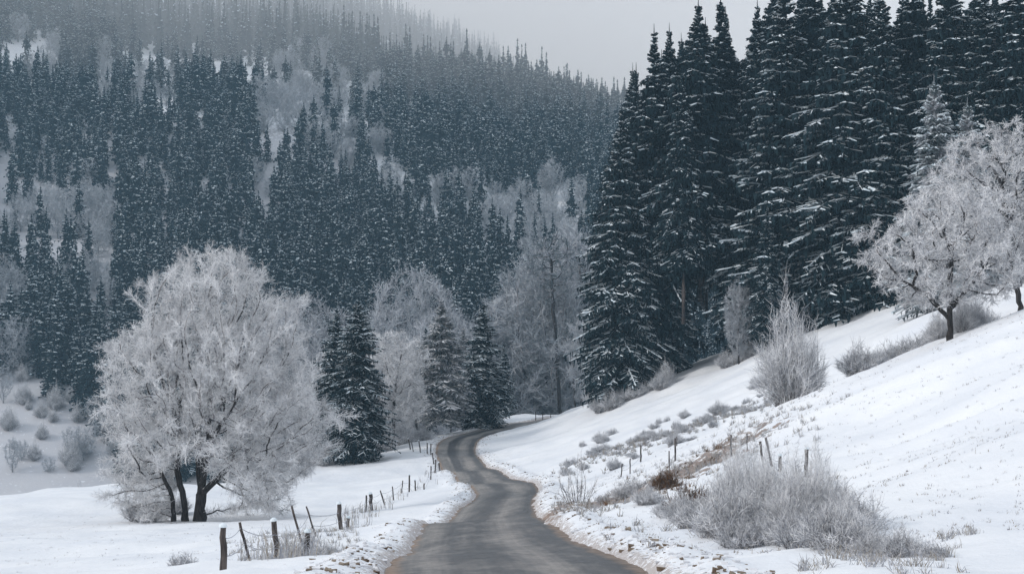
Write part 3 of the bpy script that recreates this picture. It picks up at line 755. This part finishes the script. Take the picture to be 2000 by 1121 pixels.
# ------------------------------------------------------------------ shrubs
def shrub_quads(seed, H, Rb, Rt, stems, wid, spread=0.5, twig=6, tl=0.35, dimf=0.3, dark=0.35):
    rng = np.random.RandomState(seed)
    ph = rng.rand(stems) * 2 * math.pi; r0 = Rb * np.sqrt(rng.rand(stems)); r1 = Rt * rng.rand(stems) ** 0.6
    ph2 = ph + rng.normal(0, 0.4, stems)
    top = H * (0.45 + 0.55 * rng.rand(stems)) * np.clip(1.05 - 0.7 * (r1 / Rt) ** 1.3, 0.1, 1) * (1 + 0.22 * np.sin(3 * ph2 + seed) + 0.15 * np.sin(7 * ph2 + seed))
    a = np.stack([np.cos(ph) * r0, np.sin(ph) * r0, -0.15 + 0 * r0], 1); c = np.stack([np.cos(ph2) * r1, np.sin(ph2) * r1, top], 1)
    bmid = a * 0.45 + c * 0.55 + rng.normal(0, 0.13 * Rt, (stems, 3)); bmid[:, 2] = top * (0.55 + spread * 0.25)
    Q, M = [], []
    seg = 4; pr = a
    for k in range(1, seg + 1):
        s = k / seg; q = a * (1 - s) ** 2 + bmid * 2 * s * (1 - s) + c * s * s
        dirv = norm(q - pr)
        Q.append(ribbon(pr, q, wid * (1.25 - 0.9 * (s - 1 / seg)), wid * (1.25 - 0.9 * s), perp_random(dirv, rng)))
        M.append(np.where(rng.rand(stems) < (dark if s > 0.5 else min(1, dark * 2)), 2, 0))
        n = stems * twig; j = np.repeat(np.arange(stems), twig); f = rng.rand(n)[:, None]
        o = pr[j] + (q - pr)[j] * f; dv = norm(dirv[j] + rng.normal(0, 0.65, (n, 3)) + np.array([[0, 0, 0.2]]))
        ln = tl * (0.4 + rng.rand(n)) * (0.5 + 0.6 * s)
        e = o + dv * ln[:, None]
        Q.append(ribbon(o, e, wid * 0.75, wid * 0.3, perp_random(dv, rng))); r = rng.rand(n); M.append(np.where(r < dimf, 1, 0))
        pr = q
    return np.concatenate(Q), np.concatenate(M).astype(np.int32)
def shrub(seed, *a, mats=None, **k):
    q, mi = shrub_quads(seed, *a, **k); return quads_mesh("shrub", q, mi, mats or [FROST, FROST_DIM, TWIG])
def put_shrub(me, u, d, label, group=None, s=1.0, rz=0.0, name="frosted_shrub", cat="shrub", sxy=None):
    x = gx(u, d); z = float(height(np.array([x]), np.array([float(d)]))[0])
    o = link(name, me, None, (x, d, z - 0.03)); o.rotation_euler = (0, 0, rz); o.scale = (sxy or s, sxy or s, s)
    return tag(o, label, cat, group)
SH = [shrub(51, 5.0, 0.8, 2.1, 420, 0.011, twig=9, tl=0.5, dimf=0.4),
      shrub(52, 4.2, 1.0, 2.4, 430, 0.0085, twig=10, tl=0.45, dark=0.25, dimf=0.3),
      shrub(53, 1.6, 0.7, 1.4, 240, 0.010, twig=7, tl=0.3, dark=0.5, dimf=0.45),
      shrub(54, 2.6, 0.35, 1.0, 26, 0.016, twig=5, tl=0.3, dark=0.9, spread=0.1),
      shrub(55, 1.2, 0.5, 1.1, 160, 0.016, twig=7, tl=0.22, dark=0.2, mats=[BROWNLEAF, TWIG, TWIG]),
      shrub(56, 1.1, 0.6, 1.0, 120, 0.012, twig=6, tl=0.22, dark=0.35, dimf=0.6)]
put_shrub(SH[0], 1541, 79, "tall fan-shaped frosted shrub on the crest of the right slope", s=1.22, sxy=1.0)
put_shrub(SH[3], 1127, 61, "sparse clump of long dark frosted rods by the roadside", s=1.0)
put_shrub(SH[1], 1450, 38, "feathery pale frosted shrub above the brown bank", s=0.56, sxy=.42)
put_shrub(SH[1], 1580, 31, "largest dense grey frosted shrub at the foot of the right slope", s=0.46, rz=1, sxy=.42)
put_shrub(SH[1], 1510, 34, "frosted shrub just left of the largest dense one", s=0.40, rz=2, sxy=.42)
put_shrub(SH[0], 1545, 30, "upright airy frosted shrub in front of the dense pair", s=0.30, rz=4, sxy=.36)
put_shrub(SH[1], 1640, 28.5, "low spreading frosted shrub at the right end of the clump", s=0.24, rz=5, sxy=.24)
for i, (u, d, s_) in enumerate([(1180, 57, .35), (1215, 53, .4), (1262, 48, .42), (1300, 44, .5), (1335, 39, .5), (1352, 35, .45), (1390, 32, .45), (1440, 30, .4), (1240, 58, .4), (1375, 45, .55), (1700, 25, .3), (1760, 24, .32), (1820, 23.5, .28)]):
    put_shrub(SH[2] if i % 3 else SH[5], u, d, "small ragged frosted shrub on the rough bank above the right verge", "small shrubs on the rough bank", s=s_, rz=i * 1.7)
put_shrub(SH[4], 1355, 43, "shrub with withered brown leaves on the bank", s=0.85)
put_shrub(SH[4], 1300, 52, "smaller brown-leaved shrub higher on the bank", s=0.6, rz=2)
put_shrub(SH[4], 1405, 40, "thin rusty shrub under the feathery frosted one", s=0.6, rz=4)
_r = random.Random(5)
for i in range(20):
    u = 1385 + i * 14 + _r.uniform(-14, 14); d = 35 - 0.021 * (u - 1300) + _r.uniform(-2, 2.5)
    put_shrub(SH[_r.choice([2, 2, 5])], u, d, "low tangled frosted shrub at the foot of the right slope beside the verge", "low shrubs along the foot of the right slope", s=_r.uniform(0.35, 0.7), rz=i)
put_shrub(SH[2], 1682, 79, "low dark bush on the crest between the fan shrub and the fruit tree", s=1.1)
put_shrub(SH[3], 1592, 80, "thin upright sapling right of the fan-shaped shrub", s=1.7, sxy=0.6, name="sapling", cat="sapling")
put_shrub(SH[0], 1165, 158, "frosted shrub at the left foot of the dark stand", s=0.75)
put_shrub(SH[0], 1215, 150, "frosted shrub under the leftmost boughs of the stand", s=0.45)
put_shrub(SH[0], 1300, 146, "pale shrub at the stand's edge below the bare stems", s=0.55)
put_shrub(SH[2], 1420, 142, "low shrub at the stand's edge right of the bare stems", s=1.0)
put_shrub(SH[5], 360, 36, "small leafless frosted bush low on the left field", s=0.4)
put_shrub(SH[5], 598, 41, "rough frosted bush around the leaning fence posts", s=0.8)
put_shrub(SH[2], 640, 39, "low frosted bush on the roadside right of the fence", s=0.35, rz=1)
put_shrub(SH[2], 285, 86, "low drooping brush left of the great tree's stems", s=1.1)
put_shrub(SH[2], 345, 90, "brush directly behind the great tree's stems", s=0.8, rz=3)
r2 = random.Random(8)
for i, (u, d, s) in enumerate([(520,140,1.9),(560,142,2.0),(480,138,1.3),(610,142,1.7),(640,140,1.2),(750,150,1.3),(790,158,1.5),(830,158,1.0),(455,136,1.0)]):
    put_shrub(SH[2], u, d, "dim frosted brush along the far edge of the left field", "brush along the edge of the left field", s=s, rz=i)
for i in range(60):                                 # scrub in the hollow
    f = r2.random(); u = 1120 + 370 * f + r2.uniform(-40, 40); d = 94 + r2.uniform(-4, 30) * (1 - .4 * f) + 6 * f
    put_shrub(SH[r2.choice([5, 5, 2])], u, d, "small grey scrub bush in the hollow behind the right slope", "scrub bushes in the hollow", s=r2.uniform(0.2, 0.62), sxy=r2.uniform(.3, .8), rz=i)
for i in range(34):                                 # brush band under the fruit tree
    u = 1690 + i * 7 + r2.uniform(-8, 8); d = 79 + r2.uniform(0, 9)
    put_shrub(SH[2], u, d, "dark brush on the crest left of the fruit tree trunk", "brush on the crest beside the fruit tree", s=r2.uniform(0.6, 1.15), rz=i)
for i, (u, d) in enumerate([(1880,76),(1905,77),(1835,78)]):
    put_shrub(SH[0], u, d, "thin brush around the foot of the fruit tree", "thin brush at the fruit tree", s=0.42, rz=i)
for i in range(24):
    u = r2.uniform(-10, 235); d = r2.uniform(255, 300)
    put_shrub(SH[0], u, d, "hazy frosted bush on the snowy slope across the valley", "bushes on the slope across the valley", s=r2.uniform(.25, 1.1), rz=i)
for i in range(22):
    u = 1180 + i * 15 + r2.uniform(-8, 8)
    if 1305 < u < 1425: continue
    put_shrub(SH[2], u, 150 - (u - 1180) * 0.03 - r2.uniform(0, 3), "low frosted brush along the foot of the dark stand", "brush at the foot of the dark stand", s=r2.uniform(.5, 1.2), rz=i)
for i, (u, d, s) in enumerate([(160,235,1.3),(120,238,.9),(30,225,.9),(200,240,1.0),(70,262,.7),(105,275,.6),(190,225,.8)]):
    put_shrub(SH[0], u, d, "hazy frosted bush on the snowy slope across the valley", "bushes on the slope across the valley", s=s, rz=i)

# withered tufts: nobody could count these
def tufts(pts, hmin, hmax, wid, blades, seed, lean=0.45):
    rng = np.random.RandomState(seed); n = len(pts); j = np.repeat(np.arange(n), blades); m_ = len(j)
    o = pts[j] + rng.normal(0, 0.05, (m_, 3)) * np.array([[1, 1, 0]]); o[:, 2] -= 0.04
    dv = norm(np.concatenate([rng.normal(0, lean, (m_, 2)), np.ones((m_, 1))], 1)); ln = rng.uniform(hmin, hmax, m_)
    e = o + dv * (ln * 0.6)[:, None]; e2 = e + norm(dv + rng.normal(0, 0.5, (m_, 3)) - np.array([[0, 0, 0.35]])) * (ln * 0.4)[:, None]
    sd = perp_random(dv, rng)
    q = np.concatenate([ribbon(o, e, wid, wid * 0.8, sd), ribbon(e, e2, wid * 0.8, wid * 0.2, sd)])
    return q, np.tile(np.where(rng.rand(m_) < 0.45, 1, 0), 2)
rng = np.random.RandomState(77)
def field(n, u0, u1, d0, d1, fn=None):
    d = rng.uniform(d0, d1, n); x = gx(rng.uniform(u0, u1, n), d); y = d
    if fn is not None: k = fn(x, y) > rng.rand(n); x, y = x[k], y[k]
    rd_ = road_dist(x, y); k = rd_ > 0.35; x, y = x[k], y[k]
    return np.stack([x, y, height(x, y)], 1)
T = [tufts(field(420, 1560, 1900, 19.5, 27, lambda x, y: 0.25 + fbm(x / 1.2, y / 1.5) * 1.6), 0.10, 0.30, 0.006, 16, 1),
     tufts(field(1600, 1060, 1700, 28, 75, lambda x, y: bank_mask(x, y) * 1.2 + .05), 0.12, 0.4, 0.010, 14, 2),
     tufts(field(2200, 1080, 1520, 86, 125, lambda x, y: scrub_mask(x, y)), 0.15, 0.45, 0.02, 12, 3),
     tufts(field(2600, 1130, 2050, 26, 90), 0.03, 0.13, 0.008, 8, 4),
     tufts(field(500, -50, 500, 36, 90), 0.03, 0.12, 0.008, 8, 7),
     tufts(field(260, 440, 620, 34, 50, lambda x, y: np.exp(-((x - (-5.7 - (y - 32) * 0.05 )) / 0.8) ** 2)), 0.4, 1.0, 0.009, 3, 8, 0.10),
     tufts(field(500, 660, 870, 66, 130, lambda x, y: np.exp(-((x - np.interp(y, [68, 95, 106, 126], [gx(667, 68), gx(728, 95), gx(800, 106), gx(860, 126)])) / 1.0) ** 2)), 0.3, 0.9, 0.015, 3, 9, 0.12),
     tufts(field(380, 440, 720, 34, 62, lambda x, y: sstep(6.5, 3.0, np.abs(x - gx(600, 45))) * 0.8), 0.10, 0.35, 0.008, 12, 5)]
TB = tufts(field(1600, 1080, 1480, 36, 70, lambda x, y: bank_mask(x, y) * (0.25 + 1.6 * fbm(x / 1.2 + 7, y / 1.6, 2))), 0.10, 0.32, 0.011, 18, 6)
tag(link("rusty_grass", quads_mesh("rusty_grass", TB[0], TB[1], [BROWNLEAF, GRASS])), "rusty brown grass and bracken on the bare bank beside the road", "grass", kind="stuff")
gq = np.concatenate([a[0] for a in T]); gmi = np.concatenate([a[1] for a in T])
tag(link("withered_grass", quads_mesh("withered_grass", gq, gmi, [GRASS, FROST_DIM])), "withered frosted grass tufts poking through the snow by the road", "grass", kind="stuff")

rc = np.random.RandomState(12); nC = 5200
ii = rc.randint(14, len(RC) - 60, nC); sgn = rc.choice([-1, 1], nC); off_ = rc.gamma(2.0, 0.22, nC)
dirn = norm((RR - RL)[ii] * np.array([[1, 1, 0]])); cpos = RC[ii] + dirn * (sgn * (RH[ii] + 0.22 + off_))[:, None] + rc.normal(0, 0.15, (nC, 3)) * np.array([[1, 1, 0]])
cpos[:, 2] = height(cpos[:, 0], cpos[:, 1]); sz = np.minimum(rc.gamma(2.0, 0.009, nC) + 0.007, 0.045)
corner = np.array([[x_, y_, z_] for z_ in (-1, 1) for y_ in (-1, 1) for x_ in (-1, 1)], float)
cv = cpos[:, None] + (corner[None] + rc.normal(0, 0.35, (nC, 8, 3))) * sz[:, None, None] * np.array([1.2, 1.2, 0.7])
fq = [(0, 1, 3, 2), (4, 6, 7, 5), (0, 4, 5, 1), (2, 3, 7, 6), (0, 2, 6, 4), (1, 5, 7, 3)]
cq = np.concatenate([cv[:, list(f_)] for f_ in fq]); cm_ = np.tile((rc.rand(nC) < 0.22).astype(int), 6)
CLOD = simple("ploughed_snow", (0.62, 0.63, 0.66), 0.8, rgb2=(0.82, 0.82, 0.84), scale=2); DIRT = simple("verge_dirt", (0.12, 0.085, 0.06), 0.9, rgb2=(0.3, 0.25, 0.2), scale=3)
tag(link("ploughed_snow_lumps", quads_mesh("ploughed_snow_lumps", cq, cm_, [CLOD, DIRT])), "small lumps of ploughed snow and dirt along both edges of the road", "snow lumps", kind="stuff")

# ------------------------------------------------------------------ fences
def post_mesh(h, r, seed):
    rng = np.random.RandomState(seed); segs = 6
    zz = np.linspace(-0.3, h, segs + 1); c = np.stack([rng.normal(0, r * 0.14, segs + 1), rng.normal(0, r * 0.14, segs + 1), zz], 1)
    return py_mesh("post", *tube_poly(c, r * (1 + rng.normal(0, 0.07, segs + 1)), 9, cap=True), [BARK_LIGHT])
def cap_mesh(h, r):
    q = []; rings = [(0.0, r * 1.18), (0.35 * r, r * 1.3), (0.9 * r, r * 1.05), (1.25 * r, r * 0.5), (1.35 * r, 0.01)]
    for (z0, a0), (z1, a1) in zip(rings[:-1], rings[1:]):
        for k in range(10):
            t0, t1 = k * 2 * math.pi / 10, (k + 1) * 2 * math.pi / 10
            q.append([[a0 * math.cos(t0), a0 * math.sin(t0), h + z0], [a0 * math.cos(t1), a0 * math.sin(t1), h + z0], [a1 * math.cos(t1), a1 * math.sin(t1), h + z1], [a1 * math.cos(t0), a1 * math.sin(t0), h + z1]])
    return quads_mesh("snow_cap", np.array(q), np.zeros(len(q)), [SNOWLEAF], True)
def fence(label, posts, group=None, wires=(0.4, 0.8), maxgap=30, wr=0.010):
    root = None; tops = []
    for i, (u, d, h, r, lean) in enumerate(posts):
        x = gx(u, d); z = float(height(np.array([x]), np.array([float(d)]))[0])
        if root is None: root = empty("wire_fence", (x, d, z)); tag(root, label, "fence"); o0 = (x, d, z)
        po = link("post", post_mesh(h, r, i), root, (x - o0[0], d - o0[1], z - o0[2]))
        po.rotation_euler = (0, lean, i * 0.0)
        if r > 0.05: link("snow_cap", cap_mesh(h, r), po)
        tops.append((x - o0[0], d - o0[1], z - o0[2], h, lean))
    for f in wires:
        run = []
        def flush(run):
            if len(run) > 1: link("wire", py_mesh("wire", *tube_poly(run, np.full(len(run), wr), 4), [FROST_DIM]), root)
        for a, c in zip(tops[:-1], tops[1:]):
            A = np.array([a[0] + math.sin(a[4]) * f, a[1] - 0.06, a[2] + f * math.cos(a[4])]); C = np.array([c[0] + math.sin(c[4]) * f, c[1] - 0.06, c[2] + f * math.cos(c[4])])
            if np.linalg.norm(A - C) > maxgap: flush(run); run = []; continue
            ss = np.linspace(0, 1, 7); p = A[None] * (1 - ss[:, None]) + C[None] * ss[:, None]; p[:, 2] -= 0.10 * 4 * ss * (1 - ss)
            run += list(p if not run else p[1:])
        flush(run)
    return root
fence("leaning dark posts with sagging wire along the left side of the road", [
    (438, 32, 1.02, 0.075, 0.0), (490, 35, 0.95, 0.035, -0.27), (546, 43, 1.2, 0.085, -0.12), (600, 41, 0.85, 0.085, 0.04), (597, 45, 1.55, 0.035, -0.27),
    (618, 50, 1.1, 0.03, -0.3), (667, 68, 1.2, 0.10, -0.08), (680, 69, 0.45, 0.09, 0.1), (728, 95, 1.15, 0.12, -0.12), (716, 88, 1.0, 0.05, 0.03), (752, 98, 1.0, 0.05, -0.3),
    (770, 100, 1.0, 0.04, -0.1), (785, 104, 0.95, 0.04, 0.1), (800, 106, 1.3, 0.06, 0.0), (813, 109, 1.3, 0.06, -0.05), (828, 113, 1.0, 0.05, 0.05),
    (842, 118, 1.1, 0.05, 0.02), (850, 122, 1.2, 0.06, 0.05), (860, 128, 1.2, 0.06, -0.1), (848, 134, 1.1, 0.06, -0.15), (842, 140, 1.1, 0.06, 0.0)])
fence("short dark stakes standing left of the road bend above the fence", [
    (802, 148, 1.1, 0.07, -0.2), (808, 147, 1.0, 0.05, -0.2), (822, 144, 1.2, 0.06, -0.15), (835, 142, 1.1, 0.06, 0.0)])
fence("thin dark stakes along the crest behind the frosted shrubs on the right", [
    (1212, 74, .7, 0.03, 0.1), (1230, 73, 0.8, 0.03, 0.0), (1251, 80, 0.95, 0.045, 0.0), (1306, 66, 0.8, 0.03, 0.0), (1318, 68, 1.1, 0.04, 0.0), (1321, 84, 0.9, 0.03, 0.0), (1427, 60, 0.9, 0.04, 0.0),
    (1458, 60, 0.8, 0.02, 0.0), (1491, 52, 0.95, 0.045, -0.17), (1506, 51, 1.05, 0.04, -0.2), (1522, 50, 0.55, 0.06, 0.0), (1573, 47, 0.9, 0.06, 0.02)], wires=(0.4,), maxgap=9)
fence("distant wire fence beside the far road under the pine stems", [
    (1046, 183, 1.1, 0.05, 0), (1060, 183, 1.0, 0.05, 0), (1075, 182, 1.1, 0.05, 0.05), (1090, 181, 1.0, 0.05, 0), (1106, 180, 1.1, 0.05, 0), (1122, 179, 1.0, 0.05, 0)])

# ------------------------------------------------------------------ forest on the far side of the valley
hill = np.random.RandomState(2024)
open_px = [(85,385,130,58),(600,150,56,58),(540,215,56,34),(300,150,48,28),(205,130,20,34),(665,165,28,38),(722,178,24,34),(960,375,72,26),(1040,410,80,55),(1105,395,45,55),
           (15,300,28,32),(60,85,56,38),(520,330,34,28),(650,265,50,24),(780,345,38,20),(860,365,40,18),(740,285,26,18),(205,420,26,36),(185,560,34,90),(10,640,34,100)]
def to_px(x, y, z):
    yy = y * cp + z * sp_; zz = -y * sp_ + z * cp
    return 1000 + F * x / yy, 560.5 - F * zz / yy
cand = []
y = 258.0
while y < 571:
    sp0 = 4.4 + (y - 258) * 0.001
    for x in np.arange(-0.45 * y - 20, 0.12 * y + 28, sp0): cand.append((x + hill.uniform(-.42, .42) * sp0, y + hill.uniform(-.42, .42) * sp0, y))
    y += sp0
cand = np.array(cand); cand = cand[np.abs(cand[:, 1] - YS) > 3.2]; cx_, cy_ = cand[:, 0], cand[:, 1]
cz = height(cx_, cy_, detail=False)
U, V = to_px(cx_, cy_, cz + 5)
V2 = to_px(cx_, cy_, cz + 11)[1]; V3 = to_px(cx_, cy_, cz)[1]
is_open = np.zeros(len(U), bool); clear = np.zeros(len(U), bool)
for (a, b_, c, d_) in open_px:
    wob = 1 + 0.5 * fbm(cx_ / 14, cy_ / 14)
    is_open |= ((U - a) / c) ** 2 + ((V - b_) / d_) ** 2 < wob
    clear |= ((U - a) / c) ** 2 + ((V2 - b_) / d_) ** 2 < wob * 0.9
snowfield = ((U < 235 - 1.15 * (np.clip(850 - V, 0, 130))) & (V > 700)) | (((U - 45) / 60) ** 2 + ((V - 95) / 26) ** 2 < 1)
is_open &= ~((U > 640) & (V < 75))
thin = (U > 230) & (U < 610) & (cy_ > 500) & (hill.rand(len(U)) < 0.75)
stray = is_open & (hill.rand(len(U)) < 0.10)
clear &= hill.rand(len(U)) < 0.9
keep_s = (~is_open & ~clear & ~snowfield & ~thin & (hill.rand(len(U)) < 0.97)) | stray
keep_d = (is_open | (clear & (hill.rand(len(U)) < 0.35))) & ~snowfield & ~stray & (hill.rand(len(U)) < 0.50)
sx_, sy_, sz_ = cx_[keep_s], cy_[keep_s], cz[keep_s]
print("hillside spruces", len(sx_), "broadleaf", keep_d.sum())
HS = []
for k, (Rm, sn) in enumerate([(3.0, .45), (3.4, .55), (2.7, .35), (3.7, .6)]):
    q, mi = spruce_quads(100 + k, 25, Rm * 1.25, 190, 5, wid=0.17, snow=sn * 1.0, hang=0.8, droop=0.5, inner=0.35, shoulder=1.0, power=0.9, ws=0.9, side=0.55, lw=0.55)
    c_, r_ = trunk_quads(25, 0.25, segs=3); tq = tubes(c_[:-1], c_[1:], r_[:-1], r_[1:], 5); q = np.concatenate([q, tq]); mi = np.concatenate([mi, np.full(len(tq), 2)])
    HS.append(quads_mesh("hillside_spruce", q, mi, [NEEDLE, SNOWLEAF, BARK]))
seen_u, seen_v = to_px(sx_, sy_, sz_ + 12)
inview = (seen_u > -40) & (seen_u < 1215)
order = np.argsort(np.where(inview, sy_, 1e9)); first = order[:290]; rest = order[290:]
hg = "nearest spruces of the forest across the valley"
for i in first:
    o = link("hillside_spruce", HS[hill.randint(4)], None, (sx_[i], sy_[i], sz_[i] - 0.4)); s = hill.uniform(0.42, 0.80)
    g_ = s * hill.uniform(1.2, 1.65); o.scale = (g_, g_, s); o.rotation_euler = (hill.normal(0, .02), hill.normal(0, .02), hill.uniform(0, 6.28))
    tag(o, "snow-dusted spruce in the lower, nearer part of the dark forest across the valley", "spruce", hg)
def scatter(protos, X, Y, Z, smin, smax, rngs):
    Q, M = [], []
    pick = rngs.randint(len(protos), size=len(X)); sc_ = rngs.uniform(smin, smax, len(X)); ang = rngs.uniform(0, 6.28, len(X))
    for k, (q, mi) in enumerate(protos):
        ii = np.where(pick == k)[0]
        if not len(ii): continue
        c, s = np.cos(ang[ii])[:, None, None], np.sin(ang[ii])[:, None, None]; g = sc_[ii][:, None, None]
        x = (q[None, ..., 0] * c - q[None, ..., 1] * s) * g + X[ii][:, None, None]
        yv = (q[None, ..., 0] * s + q[None, ..., 1] * c) * g + Y[ii][:, None, None]
        z = q[None, ..., 2] * g + Z[ii][:, None, None] - 0.4
        Q.append(np.stack([x, yv, z], -1).reshape(-1, 4, 3)); M.append(np.tile(mi, len(ii)))
    return np.concatenate(Q), np.concatenate(M)
mids = [spruce_quads(200 + k, 25, r_ * 1.85, 110, 2, wid=0.27, snow=s_ * 1.0, hang=0.9, droop=0.5, inner=0.4, shoulder=1.0, power=0.9, ws=0.9, side=0.45, lw=0.48) for k, (r_, s_) in enumerate([(3.1, .5), (3.5, .4), (2.7, .55)])]
q, mi = scatter(mids, sx_[rest], sy_[rest], sz_[rest], 0.36, 0.72, hill)
print("mass quads", len(q))
tag(link("hillside_forest", quads_mesh("hillside_forest", q, mi, [NEEDLE, SNOWLEAF])), "mass of spruces climbing the hill across the valley, fading upward", "forest", kind="stuff")

# pale broadleaf trees on the hill
HD = []
for k, env in enumerate([[(1.5, 2), (5, 5), (9, 5.4), (12, 3.6), (14, .6)], [(1, 2.4), (4, 4.6), (8, 4.8), (11, 3), (12.5, .5)], [(2, 1.6), (6, 3.8), (11, 4.0), (14.5, 2.4), (16, .4)]]):
    pr = decid("hill_tree", 300 + k, env, 0, 420, [[(0, 0, -0.6), (0.2, 0, 3)], [(0.3, 0.2, 0), (-0.8, 0.4, 4)]], twigs=6, tw=0.075, tl=1.2, step=0.8, dk=1.1, di=5, rmaxcap=0.2, dim=0.35, sub=1, darkr=0.08, up=0.25, frost=FROST_BLUE)
    HD.append(pr)
dx, dy, dz = cx_[keep_d], cy_[keep_d], cz[keep_d]
for i in range(len(dx)):
    pr = HD[hill.randint(3)]; s = hill.uniform(0.5, 0.9)
    e = empty("frosted_tree", (dx[i], dy[i], dz[i] - 0.3), hill.uniform(0, 6.28), s)
    tag(e, "pale frosted leafless tree in a clearing of the forest across the valley", "tree", "pale leafless trees on the hill across the valley")
    link("trunk", pr.trunk, e); link("crown", pr.crown, e)

for k_, (u, d, sc__) in enumerate([(165, 262, .50), (140, 266, .36), (28, 258, .42), (205, 268, .45), (60, 292, .30), (8, 282, .5), (120, 296, .4), (230, 270, .5), (182, 274, .38), (45, 262, .3), (98, 258, .26)]):
    pr = HD[k_ % 3]; x = gx(u, d); z = float(height(np.array([x]), np.array([float(d)]))[0])
    e = empty("frosted_tree", (x, d, z - 0.3), k_ * 1.1, sc__)
    tag(e, "small frosted tree on the open snow slope at the valley bottom, far left", "tree", "small trees on the far left slope")
    link("trunk", pr.trunk, e); link("crown", pr.crown, e)

# farther slopes, fading
fars = [spruce_quads(400 + k, 27, r_, 34, 1, wid=0.5, snow=s_, hang=1.1, droop=0.3, inner=1.2, shoulder=0.95, power=0.8) for k, (r_, s_) in enumerate([(3.2, .15), (3.7, .12), (2.8, .18)])]
X, Y = [], []
y = 574.0
while y < 980:
    sp0 = 7 + (y - 574) * 0.008
    xx = np.arange(-0.46 * y, 0.12 * y, sp0 * 0.8); X.append(xx + hill.uniform(-.45, .45, len(xx)) * sp0); Y.append(y + hill.uniform(-.45, .45, len(xx)) * sp0); y += sp0
X = np.concatenate(X); Y = np.concatenate(Y); k = fbm(X / 60, Y / 60) > -0.35; X, Y = X[k], Y[k]
Z = height(X, Y, detail=False); q, mi = scatter(fars, X, Y, Z, 0.5, 0.85, hill)
print("far trees", len(X), "quads", len(q))
tag(link("misty_forest", quads_mesh("misty_forest", q, mi, [NEEDLE, SNOWLEAF])), "faint spruces fading into the mist at the top of the mountain", "forest", kind="stuff")

# ------------------------------------------------------------------ haze
zmin, zmax = float(min(GZ.min(), MZ.min())), float(max(GZ.max(), MZ.max()))
def air(name, box, colr, dens, label):
    x0, x1, y0, y1, z0, z1 = box
    vv = [(x0,y0,z0),(x1,y0,z0),(x1,y1,z0),(x0,y1,z0),(x0,y0,z1),(x1,y0,z1),(x1,y1,z1),(x0,y1,z1)]
    hm = bpy.data.meshes.new(name); hm.from_pydata(vv, [], [(0,3,2,1),(4,5,6,7),(0,1,5,4),(1,2,6,5),(2,3,7,6),(3,0,4,7)])
    m = bpy.data.materials.new(name); m.use_nodes = True; t = m.node_tree; t.nodes.clear()
    o = t.nodes.new("ShaderNodeOutputMaterial"); v = t.nodes.new("ShaderNodeVolumePrincipled")
    v.inputs["Color"].default_value = (*colr, 1); v.inputs["Density"].default_value = dens; v.inputs["Anisotropy"].default_value = 0.0
    t.links.new(v.outputs[0], o.inputs["Volume"]); hm.materials.append(m)
    tag(link(name, hm), label, name.replace("_", " "), kind="stuff")
air("haze", (-920, 920, -20, YS - 0.1, zmin - 1, float(GZ.max()) + 40), (0.50, 0.79, 1.0), 0.00027, "thin blue winter haze filling the valley")
air("cloud_bank", (-920, 920, YS + 0.1, 1010, zmin - 1, zmax + 40), (0.98, 0.98, 0.985), 0.0032, "pale cloud bank resting on the top of the mountain")
